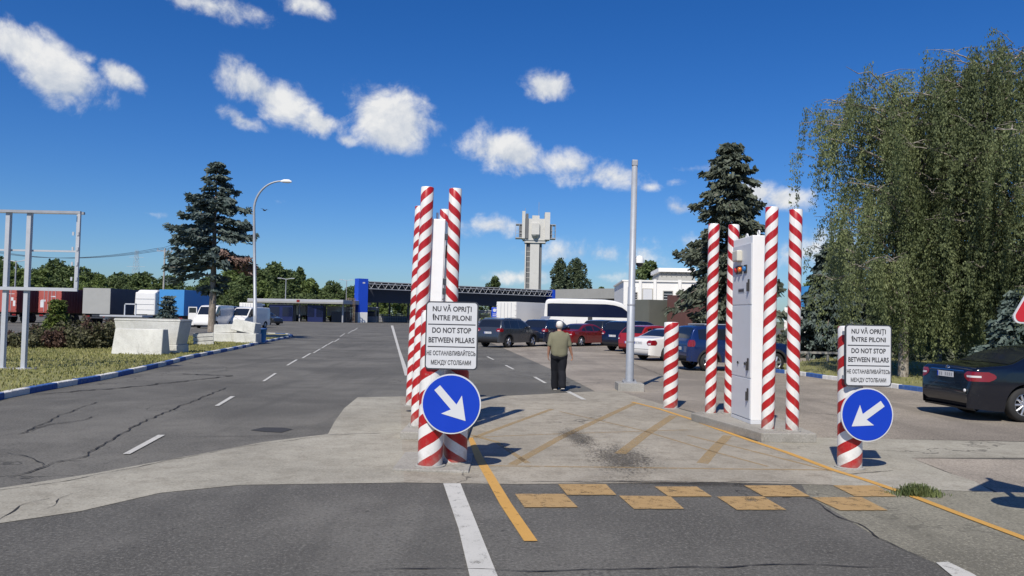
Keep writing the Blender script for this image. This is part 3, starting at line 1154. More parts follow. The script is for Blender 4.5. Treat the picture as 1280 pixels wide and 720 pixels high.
yl = BOL['L'].y - .185
text_sign('white text sign above the down-right arrow on the left bollards', P(564.5, 419.5, yl), .625, .805, R(-2))
arrow_sign('round blue sign with white arrow pointing down to the right', P(564, 505, yl - .03), .352, R(-2), R(-48))
yr = BOL['R'].y - .185
text_sign('white text sign above the down-left arrow on the right bollard', P(1085.5, 444.5, yr), .60, .775, R(3))
arrow_sign('round blue sign with white arrow pointing down to the left', P(1084, 518.5, yr - .03), .335, R(3), R(180 + 36))

# the two column cabinets
t = thing('equipment_cabinet', 'wide white metal cabinet with door handles and coloured lamps on the right island', 'cabinet', (4.135, 13.55, IR), R(3.2), 'tall white cabinets')
W_, D_, H_ = .35, .95, 3.13
mb = MB()
mb.box((0, 0, H_ / 2 + .03), (W_, D_, H_ - .06))
mb.build('casing', 'white_paint', t, .012)
mb = MB()
mb.box((0, 0, .03), (W_ + .02, D_ + .02, .06))
mb.build('plinth', 'grey_paint', t, .005)
xs = -W_ / 2
for z0, z1 in ((.075, .735), (.755, 1.0), (1.0, 1.96), (1.98, 3.0)):
    if z0 == .755:
        continue
    z0 = .755 if z0 == 1.0 else z0
    mb = MB()
    mb.box((xs - .008, 0, (z0 + z1) / 2), (.014, D_ - .04, z1 - z0))
    dr = mb.build('door', 'grey_paint', t, .004)
    mb = MB()
    hz = {.075: .48, .755: .98, 1.98: 2.30}[z0]
    mb.box((xs - .024, -D_ / 2 + .11, hz), (.018, .05, .20))
    mb.box((xs - .045, -D_ / 2 + .11, hz - .03), (.028, .03, .15))
    mb.build('handle', 'plastic', dr, .006)
    if z0 == .755:
        for y in (-.22, .12):
            mb = MB()
            mb.lathe([(.025, 0), (.025, .012), (.012, .02), (.001, .02)], 14, axis='X', c=(xs - .034, y, .98))
            mb.build('lock', 'plastic', dr)
mb = MB()
mb.box((xs - .06, .10, 2.82), (.10, .26, .19))
mb.build('sensor_housing', 'lamp_beige', t, .02)
for y, m_, nm in ((.20, 'sign_red', 'red_lamp'), (.02, 'orange', 'orange_lamp'), (-.20, 'lamp_blue', 'blue_lamp')):
    mb = MB()
    mb.box((xs - .02, y, 2.58), (.02, .13, .14))
    mb.lathe([(.045, 0), (.045, -.03), (.036, -.042), (.001, -.045)], 18, axis='X', c=(xs - .03, y, 2.58), mat=1)
    mb.build(nm, ['plastic', m_], t)
mb = MB()
mb.box((xs - .017, 0, 2.22), (.006, .30, .075), 0)
mb.box((xs - .0215, 0, 2.22), (.003, .26, .04), 1)
mb.build('name_plate', ['galv', 'letter'], t)
for y in (-.28, .28):
    mb = MB()
    mb.tube([(0, y + .045 * math.cos(R(q)), H_ + .055 + .045 * math.sin(R(q))) for q in range(-90, 271, 24)], .011, 8)
    mb.build('lifting_eye', 'white_paint', t)

zc = G(549, 520, ISL)
t = thing('equipment_cabinet', 'narrow white metal cabinet squeezed between the striped pillars of the left island', 'cabinet', (-1.285, 12.69, ISL), R(0), 'tall white cabinets')
t.rotation_euler = (0, R(1.1), 0)
W_, D_, H_ = .33, .90, 3.22
mb = MB()
mb.box((0, 0, H_ / 2 + .03), (W_, D_, H_ - .06))
mb.build('casing', 'white_paint', t, .012)
mb = MB()
mb.box((0, 0, .03), (W_ + .02, D_ + .02, .06))
mb.build('plinth', 'grey_paint', t, .005)
for z0, z1 in ((.075, .735), (.755, 1.96), (1.98, 3.0)):
    mb = MB()
    mb.box((W_ / 2 + .008, 0, (z0 + z1) / 2), (.014, D_ - .04, z1 - z0))
    dr = mb.build('door', 'grey_paint', t, .004)
    mb = MB()
    mb.box((W_ / 2 + .03, -D_ / 2 + .10, z1 - .28), (.03, .05, .20))
    mb.build('handle', 'plastic', dr, .006)
for z in (1.55, 2.10, 2.25, 2.95):
    mb = MB()
    mb.box((W_ / 2 + .045, -D_ / 2 + .02, z), (.085, .05, .10))
    mb.build('hinge_box', 'dark_steel', t, .008)
mb = MB()
mb.tube([(.0, -.1, H_ - .02), (.0, -.1, H_ + .14)], .02, 10)
mb.build('antenna', 'white_paint', t)

# ------------------------------------------------------------------ camera pole
b = G(786.5, 488)
tp = P(793.5, 203, b.y)
t = thing('camera_pole', 'tall grey steel pole with a white dome camera beside the lane', 'pole', b)
t.rotation_euler = (tp - b).to_track_quat('Z', 'Y').to_euler()
h = (tp - b).length
mb = MB()
mb.tube([(0, 0, .02), (0, 0, h * .45), (0, 0, h * .452), (0, 0, h - .1), (0, 0, h - .1)], [.105, .100, .088, .075, .075], 20)
mb.build('shaft', 'galv', t)
mb = MB()
mb.box((0, 0, .22), (.34, .34, .04))
for sx in (-1, 1):
    for sy in (-1, 1):
        mb.tube([(sx * .13, sy * .13, .22), (sx * .13, sy * .13, .29)], .018, 8)
mb.build('base_plate', 'steel_grey', t)
mb = MB()
mb.box((0, 0, .09), (.66, .66, .22))
mb.build('footing', 'concrete_grey', t, .01)
mb = MB()
mb.box((-.01, 0, h - .02), (.13, .15, .16))
mb.build('top_box', 'steel_grey', t, .02)
mb = MB()
zc = (398 - 328) * b.y / 985 + 1.85
mb.tube([(.05, -.03, zc + .10), (.12, -.2, zc + .15)], .025, 8)
mb.lathe([(.012, .20), (.08, .18), (.115, .10), (.118, 0.0)], 20, c=(.12, -.2, zc))
cm = mb.build('dome_camera', 'white_paint', t)
mb = MB()
mb.ball((.12, -.2, zc - .005), (.095, .095, .10), 16)
mb.build('lens', 'glass', cm)
for z in (1.25, 2.2):
    mb = MB()
    mb.lathe([(.107, -.02), (.107, .02)], 20, c=(0, 0, z))
    mb.build('strap', 'steel_grey', t)

# ------------------------------------------------------------------ warning sign at the right edge
t = thing('warning_sign', 'red bordered triangular warning sign cut off by the right edge above the dark saloon', 'sign', (5.03, 7.28, 0), R(0))
mb = MB()
mb.tube([(0, 0, 0), (0, 0, 2.72)], .035, 14)
mb.build('post', 'galv', t)


def tri(sz, zb, r=.05):
    pts = []
    hh = sz * .866
    for cx, cz, a0 in ((sz / 2 - r * 1.73, zb + r, -90), (0, zb + hh - 2 * r, 30), (-sz / 2 + r * 1.73, zb + r, 150)):
        for k in range(7):
            a = R(a0 + 120 * k / 6)
            pts.append((cx + r * math.cos(a), cz + r * math.sin(a)))
    return pts


mb = MB()
plate(mb, tri(.94, 1.88, .055), -.06, -.04)
mb.build('triangle_plate', 'sign_white', t)
mb = MB()
plate(mb, tri(.90, 1.895, .05), -.064, -.0605)
mb.build('red_border', 'sign_red', t)
mb = MB()
plate(mb, tri(.58, 1.99, .02), -.068, -.0645)
mb.build('white_field', 'sign_white', t)
mb = MB()
plate(mb, [(x, z + 1.30) for x, z in disc(.32)], -.06, -.04)
mb.build('round_plate', 'sign_white', t)
mb = MB()
plate(mb, [(x, z + 1.30) for x, z in disc(.305)], -.064, -.0605)
mb.build('round_face', 'sign_blue', t)

# weeds in the pavement crack
rng = np.random.default_rng(5)
c = G(1148, 620)
n = 900
x = rng.normal(0, .12, n)
y = rng.normal(0, .05, n)
hh = .125 * rng.uniform(.3, 1, n) * np.exp(-(x / .28) ** 2)
a = rng.uniform(0, 6.28, n)
lean = np.stack([np.cos(a) * .45, np.sin(a) * .45, np.ones(n)], 1) * hh[:, None] * .5
u = np.stack([np.sin(a), -np.cos(a), np.zeros(n)], 1) * .006
M['weed'] = leafmat('weed_blades', (.055, .085, .03), (.18, .21, .08), 4, .25)
o = quads_obj('grass_tuft', np.stack([x, y, np.zeros(n)], 1) + lean, u, lean, 'weed')
o.location = (c.x, c.y, .01)
tag(o, 'small tuft of green weeds growing beside the yellow line at the right', 'weeds')

# ------------------------------------------------------------------ billboard frame at the left
b0, b1 = G(2.5, 461, .085), G(29.5, 461.5, .085)
Yf = b1.y
t = thing('sign_frame', 'empty grey steel billboard frame standing on the grass at the left edge', 'frame', (b1.x, Yf, .085), 0)
ph = 4.40
for k, x in enumerate((0, b0.x - b1.x, -3.4, -4.05)):
    mb = MB()
    mb.box((x, 0, ph / 2), (.12, .12, ph))
    mb.box((x, 0, .02), (.26, .26, .04))
    mb.build('post', 'steel_lite', t, .006)
xr = P(102, 300, Yf).x - b1.x
xl = -5.6
mb = MB()
mb.box(((xl + xr) / 2, -.09, ph - .0), (xr - xl, .08, .07))
mb.box(((xl + xr) / 2, .09, ph - .0), (xr - xl, .08, .07))
mb.build('top_rail', 'steel_grey', t)
zl = 2.24
mb = MB()
mb.box(((xl + xr) / 2, -.10, zl), (xr - xl, .06, .09))
mb.build('lower_rail', 'steel_lite', t)
mb = MB()
mb.box(((xl + xr) / 2 - .05, .09, 3.32), (xr - xl - .2, .05, .05))
mb.build('middle_rail', 'steel_lite', t)
for x in (xr - .03, xr - .16, xl + .03):
    mb = MB()
    mb.box((x, -.10 if x != xr - .16 else .09, (ph + zl) / 2), (.07, .07, ph - zl - .08))
    for z in np.arange(zl + .3, ph - .2, .42):
        mb.box((x, -.145, z), (.05, .02, .10))
    mb.build('upright', 'steel_lite', t)
mb = MB()
mb.box(((b0.x - b1.x) / 2, .05, -.0), (1.1, .5, .05))
mb.build('footing', 'concrete_grey', t)


# ------------------------------------------------------------------ concrete blocks
def cblock(label, cx, cy, w, d, h, rz, taper, z=.08, notch=True):
    o_ = MB()
    n = 10
    o_.box((0, 0, h / 2), (w, d, h), 0, 0, taper)
    o = o_.build('concrete_block', 'white_block', None, .03, 2)
    o.location = (cx, cy, z)
    o.rotation_euler = (0, 0, rz)
    return tag(o, label, 'concrete block', 'white concrete blocks on the verge')


B = [G(176, 446.5), G(228, 447)]
big = thing('concrete_block', 'largest white trapezoid concrete block with a wider top on the verge', 'concrete block', (G(190, 443).x, 31.9, .08), R(-2), 'white concrete blocks on the verge')
mb = MB()
mb.box((0, 0, .17), (2.48, 1.1, .34), 0, 0, (.985, .98))
mb.box((0, 0, .34 + .46), (2.36, .98, .92), 0, 0, (1.13, 1.12))
mb.box((0, 0, 1.30), (2.70, 1.12, .08))
mb.build('body', 'white_block', big, .025)
mb = MB()
mb.box((0, 0, 1.352), (2.63, 1.05, .02))
mb.build('worn_top', 'concrete_grey', big)
cblock('smaller white concrete block leaning in front of the largest block', G(171, 446).x, 30.4, 1.95, .75, .98, R(-2), (.96, .55))
ya = 44.0
cblock('lower white concrete block beneath the far stacked pieces by the spruce trunk', P(291, 420, ya).x, ya, 2.0, .9, .5, R(8), (1, .95))
cblock('long pale block lying across the far lower block at the left', P(288, 410, ya).x, ya + .1, 1.75, .6, .46, R(6), (.97, .9), .60).rotation_euler = (0, R(-2), R(14))
cblock('tilted pale block on top of the far stack nearest the lamp post', P(311, 406, ya).x, ya - .5, 1.45, .75, .60, R(-6), (.9, .85), .66).rotation_euler = (R(-3), R(9), R(-12))
cblock('lower white block under the tilted block nearest the lamp post', P(314, 420, ya).x, ya - .6, 1.25, .85, .52, R(-4), (1, .95))
o = MB()
for k in range(3):
    o.box((0, 0, .09 + .2 * k), (.95, .9 - .1 * k, .17))
    o.box((.02, 0, .185 + .2 * k), (.80, .7, .03), 1)
o = o.build('concrete_slab_stack', ['white_block', 'dark_steel'], None, .01)
o.location = (P(255, 424, 40).x, 40, .08)
o.rotation_euler = (0, R(-4), R(20))
tag(o, 'small stack of white slabs with dark gaps beside the far blocks', 'slab stack')
t = thing('waste_bin', 'small blue bin beside the far white concrete blocks', 'bin', (P(327, 424, 44.5).x, 44.5, .08))
mb = MB()
mb.lathe([(.22, 0), (.27, .72), (.285, .72), (.285, .76), (.25, .76), (.25, .70), (.2, .05), (.001, .05)], 18)
mb.build('tub', 'tarp_blue', t)
mb = MB()
mb.lathe([(.287, .74), (.287, .79), (.27, .80)], 18)
mb.build('rim', 'kerb_blue', t)

# ------------------------------------------------------------------ street lamp
b = G(319.3, 424, .09)
t = thing('street_lamp', 'tall curved street lamp rising from the tip of the grass verge', 'street lamp', b)
top = P(317.5, 262, b.y)
hs = top.z - b.z
mb = MB()
lx = top.x - b.x
arc = [(lx, 0, hs)]
ex = P(352, 226.5, b.y)
ez = ex.z - b.z
er = ex.x - b.x
for q in range(1, 13):
    a = R(90 * q / 12)
    arc.append((lx + (er - lx) * (1 - math.cos(a)), 0, hs + (ez - hs) * math.sin(a)))
pts = [(0, 0, 0), (lx * .3, 0, hs * .3), (lx * .301, 0, hs * .302), (lx * .8, 0, hs * .8)] + arc
mb.tube(pts, [.13, .125, .10, .085] + [.075 - .002 * i for i in range(len(arc))], 12)
mb.build('pole', 'galv', t)
mb = MB()
mb.tube([(er - .05, 0, ez - .01), (er + .15, 0, ez + .01), (er + .45, 0, ez - .0), (er + .62, 0, ez - .03)], [.05, .11, .12, .05], 12)
mb.build('lamp_head', 'white_paint', t)
mb = MB()
mb.box((0, -.12, 1.2), (.12, .05, .5))
mb.build('service_hatch', 'steel_grey', t)
SL = t


def mini_lamp(px, Y, h, label):
    c = P(px, 400, Y)
    t = thing('street_lamp', label, 'street lamp', (c.x, Y, 0), 0, 'far street lamps')
    mb = MB()
    mb.tube([(0, 0, 0), (0, 0, h)], [.11, .07], 8)
    mb.build('pole', 'steel_grey', t)
    mb = MB()
    for s in (-1, 1):
        mb.tube([(0, 0, h - .05), (s * 1.0, 0, h + .12)], .05, 6)
        mb.box((s * 1.25, 0, h + .14), (.7, .25, .12))
    mb.build('lamp_head', 'steel_lite', t)


mini_lamp(356, 150, 8.0, 'thin double street lamp above the low flat canopy before the dark wood')
mini_lamp(17, 95, 7.2, 'thin street lamp behind the red container trailers at the far left')
mini_lamp(432, 175, 9.0, 'thin street lamp left of the tall blue portal pillar')

# utility pole with wires
up = P(203, 400, 88)
t = thing('utility_pole', 'thin grey utility pole carrying wires beside the blue spruce', 'pole', (up.x, 88, 0))
mb = MB()
mb.tube([(0, 0, 0), (0, 0, 8.6)], [.13, .09], 8)
mb.build('shaft', 'concrete_grey', t)
mb = MB()
mb.box((0, 0, 8.3), (1.8, .1, .1))
for s in (-.8, 0, .8):
    mb.tube([(s, 0, 8.35), (s, 0, 8.6)], .04, 6)
mb.build('crossarm', 'steel_grey', t)
mb = MB()
for k, (s, dz) in enumerate(((-.8, 0), (0, .0), (.8, 0))):
    pts = []
    for i in range(17):
        f = i / 16
        pts.append((up.x + s - 42 * f, 88 + 30 * f, 8.6 - 4.0 * f * (1 - f) * 1.4 + 2.0 * f))
    mb.tube(pts, .022, 4)
    pts = []
    for i in range(13):
        f = i / 12
        pts.append((up.x + s + 16 * f, 88 - 25 * f, 8.6 - 1.6 * f * (1 - f) * 2 + 1.6 * f))
    mb.tube(pts, .018, 4)
tag(mb.build('overhead_wire', 'dark_steel'), 'thin dark overhead wires sagging across the sky behind the blue spruce', 'wires')
pc = P(168, 390, 420)
mb = MB()
for sx in (-1, 1):
    for sy in (-1, 1):
        mb.tube([(pc.x + sx * 2.6, 420 + sy * 2.6, 0), (pc.x + sx * .5, 420 + sy * .5, 33)], .07, 4)
for k in range(9):
    z = 3.6 * k
    w = 2.6 - 2.1 * z / 33
    w2 = 2.6 - 2.1 * (z + 3.6) / 33
    for s in (-1, 1):
        mb.tube([(pc.x - w, 420 + s * w, z), (pc.x + w2, 420 + s * w2, z + 3.6)], .06, 4)
        mb.tube([(pc.x + w, 420 + s * w, z), (pc.x - w2, 420 + s * w2, z + 3.6)], .06, 4)
for z, w in ((24, 5), (29, 4)):
    mb.box((pc.x, 420, z), (2 * w, .14, .14))
tag(mb.build('power_pylon', 'steel_lite'), 'faint lattice power pylon far beyond the wood at the left', 'pylon')


# ------------------------------------------------------------------ control tower
def zat(py, Y, px=640):
    return 1.85 + (395 + (px - 640) * .021 - py) * Y / 985


YT = 260.0
cx = P(668, 320, YT).x
s_ = YT / 985
tw = thing('control_tower', 'tall pale concrete tower with fins and side balconies behind the long canopy', 'tower', (cx, YT, 0))
ZT = lambda py: zat(py, YT, 668)
mb = MB()
mb.box((-.0, 0, ZT(297) / 2), (3.0, 3.2, ZT(297)))
mb.build('shaft', 'tower_concrete', tw)
mb = MB()
mb.box((-2.15, .2, ZT(297) / 2), (1.25, 2.2, ZT(297)))
for k in range(14):
    mb.box((-2.15, -.95, 4 + k * 1.75), (1.27, .12, .14), 1)
mb.build('stair_glazing', ['tower_dark', 'tower_concrete'], tw)
mb = MB()
mb.box((-2.98, -.1, ZT(297) / 2), (.38, 3.0, ZT(297)))
mb.build('edge_fin', 'tower_concrete', tw)
mb = MB()
mb.box((1.95, .3, ZT(297) / 2), (.85, 2.2, ZT(297)))
mb.build('side_recess', 'tower_dark', tw)
mb = MB()
mb.box((.1, .0, (ZT(301) + ZT(274)) / 2), (8.2, 4.5, ZT(274) - ZT(301)), 0)
mb.box((.1, .0, ZT(302.5)), (7.0, 4.0, .8), 0)
mb.build('cabin', 'tower_concrete', tw)
for x, w, y0, y1, dd in ((-3.8, 1.0, 299, 265, 5.2), (-2.7, .9, 299, 268, 4.9), (4.0, 1.7, 300, 266, 5.2)):
    mb = MB()
    mb.box((x, -.2, (ZT(y0) + ZT(y1)) / 2), (w, dd, ZT(y1) - ZT(y0)))
    mb.build('fin', 'tower_concrete' if x != -2.7 else 'tower_dark', tw)
mb = MB()
mb.box((.1, -2.6, (ZT(294) + ZT(280)) / 2), (2.6, 1.1, ZT(280) - ZT(294)), 0)
mb.lathe([(1.28, 0), (.9, -.9), (.01, -1.1)], 20, c=(.1, -2.45, ZT(294)))
mb.build('oriel', 'tower_concrete', tw)
mb = MB()
mb.box((.2, -1.2, (ZT(278) + ZT(270)) / 2), (2.4, 2.0, ZT(270) - ZT(278)))
mb.build('crown_block', 'tower_concrete', tw)
for sx in (-1, 1):
    mb = MB()
    x0 = -5.2 if sx < 0 else 5.6
    z0, z1 = ZT(298), ZT(281)
    mb.box((x0, 0, z0), (2.4, 4.0, .35))
    mb.box((x0, 0, z1), (2.4, 4.0, .25))
    for yy in (-1.95, 1.95):
        for xx in (-1.15, 0, 1.15):
            mb.box((x0 + xx, yy, (z0 + z1) / 2), (.14, .14, z1 - z0))
    for zz in (.3, .55):
        mb.box((x0 + sx * 1.15, 0, z0 + (z1 - z0) * zz), (.1, 4.0, .1))
        mb.box((x0, -1.98, z0 + (z1 - z0) * zz), (2.3, .1, .1))
    bb = mb.build('balcony', 'steel_grey', tw)
    mb = MB()
    mb.box((x0 - sx * .5, 0, (z0 + z1) / 2), (1.0, 3.4, z1 - z0 - .5))
    mb.build('glazing', 'tower_dark', bb)
mb = MB()
mb.tube([(1.2, 0, ZT(274)), (1.2, 0, ZT(252))], .07, 6)
mb.tube([(-3.3, 0, ZT(266)), (-3.3, 0, ZT(260))], .07, 6)
mb.build('antenna', 'steel_grey', tw)

# ------------------------------------------------------------------ the long control canopy
A = P(450.5, 404, 150)
Bq = P(689, 400, 180)
A.z = Bq.z = 0
ax = (Bq - A).normalized()
LEN = (Bq - A).length
rz = math.atan2(ax.y, ax.x)
cn = thing('checkpoint_canopy', 'long dark flat canopy with a white lattice front and tall blue end pillar', 'canopy', A, rz)
mb = MB()
mb.box((0, .0, 1.95 + 3.2), (2.0, 1.6, 6.4))
mb.box((.1, -.803, 7.55), (.5, .006, .28), 1)
mb.build('end_pillar', ['canopy_blue', 'sign_white'], cn, .03)
mb = MB()
mb.box((0, 0, .98), (2.04, 1.64, 1.94))
mb.build('pillar_base', 'wall_white', cn, .03)
ZR0, ZR1 = 6.45, 7.9
mb = MB()
TK = math.tan(rz) * .92
mb.prism([(1.2, -.3), (LEN, -.3), (LEN + 22 * TK, 22), (1.2 + 22 * TK, 22)], ZR1 - .22, ZR1 + .03)
mb.prism([(1.4, 2), (LEN - .2, 2), (LEN - .2 + 20 * TK, 22), (1.4 + 20 * TK, 22)], ZR0 - .2, ZR0)
mb.build('roof', 'canopy_dark', cn)
mb = MB()
mb.box((LEN / 2 + .6, 1.6, (ZR1 - .25 + 3.9) / 2), (LEN - 1.8, .3, ZR1 - .25 - 3.9))
mb.build('fascia', 'canopy_dark', cn)
mb = MB()
x0, x1 = 1.05, LEN - .3
for z in (ZR0 + .05, (ZR0 + ZR1) / 2 + .25, ZR1 - .05):
    mb.box(((x0 + x1) / 2, -.5, z), (x1 - x0, .14, .13))
nb = int((x1 - x0) / 1.5)
for i in range(nb):
    xa = x0 + (x1 - x0) * i / nb
    xb = x0 + (x1 - x0) * (i + 1) / nb
    xm = (xa + xb) / 2
    mb.tube([(xa, -.5, ZR1 - .2), (xm, -.5, ZR0 + .1)], .05, 5)
    mb.tube([(xm, -.5, ZR0 + .1), (xb, -.5, ZR1 - .2)], .05, 5)
mb.build('lattice_truss', 'canopy_lite', cn)
mb = MB()
pr = [(LEN - .2 + .0, 0), (LEN + .5, .0), (LEN + .9, .9), (LEN + .9, 2.3), (LEN - .2, 2.6)]
prof = [(x, 5.3 + z * 1.05) for x, z in pr]
plate(mb, prof[::-1], -.9, 2.4)
mb.build('end_trim', 'canopy_blue', cn)
for i in range(7):
    for yy in (3, 20):
        mb = MB()
        mb.tube([(3 + (LEN - 6) * i / 6 + yy * TK, yy, 0), (3 + (LEN - 6) * i / 6 + yy * TK, yy, ZR0 - .21)], .22, 8)
        mb.build('column', 'dark_steel', cn)


def booth(label, px, Y, w, h, d=3.0):
    c = P(px, 400, Y)
    t = thing('control_booth', label, 'booth', (c.x, Y, 0), 0, 'passport control booths')
    mb = MB()
    mb.box((0, 0, .6), (w, d, 1.2))
    mb.box((0, 0, h - .25), (w, d, .5))
    for sx in (-1, 1):
        for sy in (-1, 1):
            mb.box((sx * (w / 2 - .08), sy * (d / 2 - .08), h / 2), (.14, .14, h - .6))
    mb.build('walls', 'booth', t, .02)
    mb = MB()
    mb.box((0, 0, h / 2 + .1), (w - .1, d - .1, h - 1.6))
    mb.build('window', 'glass', t)
    mb = MB()
    mb.box((0, 0, h + .06), (w + .4, d + .4, .14))
    mb.build('roof', 'canopy_lite', t, .02)


booth('grey control booth just right of the tall blue pillar', 466, 155, 1.9, 2.9)
booth('grey control booth under the canopy left of the white box truck', 606, 172, 2.6, 2.8)
t = thing('barrier_fence', 'low grey railing beneath the left part of the canopy', 'fence', (P(494, 400, 168).x, 168, 0))
mb = MB()
for z in (.3, 1.0, 1.6):
    mb.box((0, 0, z), (9, .06, .07))
for k in range(19):
    mb.box((-4.5 + k * .5, 0, .85), (.06, .05, 1.7))
mb.build('railing', 'steel_grey', t)
mb = MB()
mb.box((0, .6, .7), (9, .15, 1.3))
mb.build('low_wall', 'booth', t)
pc = P(618, 400, 95)
t = thing('info_pillar', 'slim blue information pillar in front of the white box truck', 'sign', (pc.x, 95, 0))
mb = MB()
mb.box((0, 0, 1.9), (.75, .22, 1.9))
mb.build('panel', 'canopy_blue', t, .05)
mb = MB()
mb.lathe([(.20, -.006), (.20, .0)], 20, axis='Y', c=(0, -.112, 2.5))
mb.add([(.2 * math.cos(2 * math.pi * k / 20), -.118, 2.5 + .2 * math.sin(2 * math.pi * k / 20)) for k in range(20)], [tuple(range(20))])
for z in (2.05, 1.85, 1.65):
    mb.box((0, -.113, z), (.45, .004, .07))
mb.build('pictogram', 'sign_white', t)
mb = MB()
mb.box((0, 0, .48), (.15, .12, .95))
mb.build('post', 'steel_grey', t)

# far flat building with a grey concrete roof edge, right of the canopy
c0, c1 = P(697, 370, 125), P(800, 370, 112)
t = thing('flat_roof_hall', 'long low hall with a thick grey concrete roof edge behind the white coach', 'building', ((c0.x + c1.x) / 2, 118.5, 0), math.atan2(c1.y - c0.y, c1.x - c0.x))
Lh = (Vector((c1.x, c1.y)) - Vector((c0.x, c0.y))).length
mb = MB()
mb.box((0, 6, 5.45), (Lh, 13, 1.5))
mb.build('roof_edge', 'roof_grey', t, .03)
mb = MB()
mb.box((0, 7, 2.35), (Lh - .4, 10, 4.7))
mb.build('wall', 'booth', t)
for k in range(6):
    mb = MB()
    mb.box((-Lh / 2 + .8 + (Lh - 1.6) * k / 5, .3, 2.35), (.4, .4, 4.7))
    mb.build('column', 'concrete_grey', t)
mb = MB()
for k in range(5):
    mb.box((-Lh / 2 + .8 + (Lh - 1.6) * (k + .5) / 5, 1.98, 3.4), ((Lh - 1.6) / 5 - .7, .08, 1.9))
mb.build('window', 'glass', t)

# white two-storey building
YB = 84.0
xL, xR = P(779, 380, YB).x, P(925, 380, YB).x
hB = zat(352, YB, 800)
wb = thing('white_building', 'white building with vertical pilasters and a rooftop storey behind the parked trailers', 'building', (xL, YB, 0), R(-4))
WB = xR - xL
mb = MB()
mb.box((WB / 2, 8, hB / 2), (WB, 16, hB))
mb.build('wall', 'wall_white', wb)
for x, w, dz in ((.25, .5, -.05), (3.3, .3, .25), (1.75, .30, .18), (5.9, .35, .25), (9.0, .3, .1)):
    mb = MB()
    mb.box((x, -.12, (hB + dz) / 2), (w, .26, hB + dz))
    mb.build('pilaster', 'wall_white', wb)
mb = MB()
mb.box((WB / 2, 8, hB + .08), (WB + .3, 16.3, .16))
mb.build('parapet', 'wall_white', wb)
for x, w, z0, z1, m_ in ((2.55, .95, 2.9, 5.0, 'sign_white'), (1.05, .75, 3.2, 4.6, 'glass'), (4.7, .9, 3.1, 4.8, 'glass'), (7.4, 1.3, 3.0, 4.8, 'glass'), (2.55, .95, .6, 2.2, 'glass'), (4.7, .9, .6, 2.2, 'glass')):
    mb = MB()
    mb.box((x, -.02, (z0 + z1) / 2), (w + .16, .08, z1 - z0 + .16))
    fr = mb.build('window', 'concrete_grey', wb)
    mb = MB()
    mb.box((x, -.05, (z0 + z1) / 2), (w, .06, z1 - z0))
    if m_ == 'glass':
        for k in range(1, 6):
            mb.box((x, -.09, z0 + (z1 - z0) * k / 6), (w, .03, .035), 1)
    mb.build('pane', [m_, 'white_paint'], fr)
mb = MB()
mb.box((4.6, -.55, 3.0), (.9, .4, .7))
mb.build('air_conditioner', 'white_paint', wb, .03)
xa = 3.6
mb = MB()
mb.box((xa + 2.3, 6, hB + .65), (4.2, 8, 1.1), 0, 0, (.82, .85))
for k in range(7):
    mb.box((xa + .7 + k * .53, 2.35, hB + .65), (.06, .12, 1.0), 1)
mb.build('roof_lantern', ['roof_grey', 'tower_dark'], wb)
mb = MB()
mb.box((xa + 2.3, 6, hB + 1.42), (4.0, 8.0, .42))
mb.build('lantern_roof', 'wall_white', wb, .03)

# low flat canopy with kiosks at the left
YK = 150.0
k0, k1 = P(314, 380, YK), P(429, 384, YK - 10)
kt = thing('service_canopy', 'low flat grey canopy over dark blue kiosks before the dark wood', 'canopy', ((k0.x + k1.x) / 2, YK - 4, 0), math.atan2(-9, k1.x - k0.x) * .6)
Lk = k1.x - k0.x
mb = MB()
mb.box((0, 5, 3.75), (Lk, 12, .75))
mb.build('roof', 'canopy_lite', kt, .04)
mb = MB()
mb.box((0, -1.02, 3.55), (Lk, .05, .30))
mb.build('fascia_stripe', 'roof_grey', kt)
mb = MB()
mb.box((Lk * .04, -1.06, 3.8), (.6, .06, .42))
mb.build('small_sign', 'tail_red', kt)
for k in range(5):
    mb = MB()
    mb.box((-Lk / 2 + 1 + (Lk - 2) * k / 4, 1.0, 1.7), (.25, .25, 3.4))
    mb.build('column', 'steel_grey', kt)
for px, w, lb in ((351, 4.3, 'dark blue glazed kiosk under the left part of the low canopy'), (394, 2.8, 'dark blue glazed kiosk under the right part of the low canopy')):
    c = P(px, 400, YK - 5)
    t = thing('kiosk', lb, 'kiosk', (c.x, YK - 5, 0), 0, 'dark blue kiosks')
    mb = MB()
    mb.box((0, 1.2, 1.5), (w, 2.6, 3.0))
    mb.build('walls', 'kiosk_blue', t, .03)
    mb = MB()
    for s in (-.27, .27):
        mb.box((s * w, -.12, 1.8), (w * .40, .06, 1.7))
    mb.build('window', 'glass_blue', t)
    mb = MB()
    mb.box((0, 1.2, 3.06), (w + .3, 2.9, .12))
    mb.build('roof', 'canopy_dark', t)
t = thing('site_fence', 'rusty wooden lattice panel fence beside the blue portal pillar', 'fence', (P(438, 400, 146).x, 146, 0))
mb = MB()
for k in range(6):
    mb.box((-.75 + k * .3, 0, 2.3), (.12, .08, 4.6))
for k in range(9):
    mb.box((0, .06, .4 + k * .5), (1.7, .06, .12))
mb.build('panel', 'bark_dark', t)
mb = MB()
mb.box((-2.0, 1, 1.0), (3.4, .2, 2.0))
mb.build('dark_panel', 'dark_steel', t)

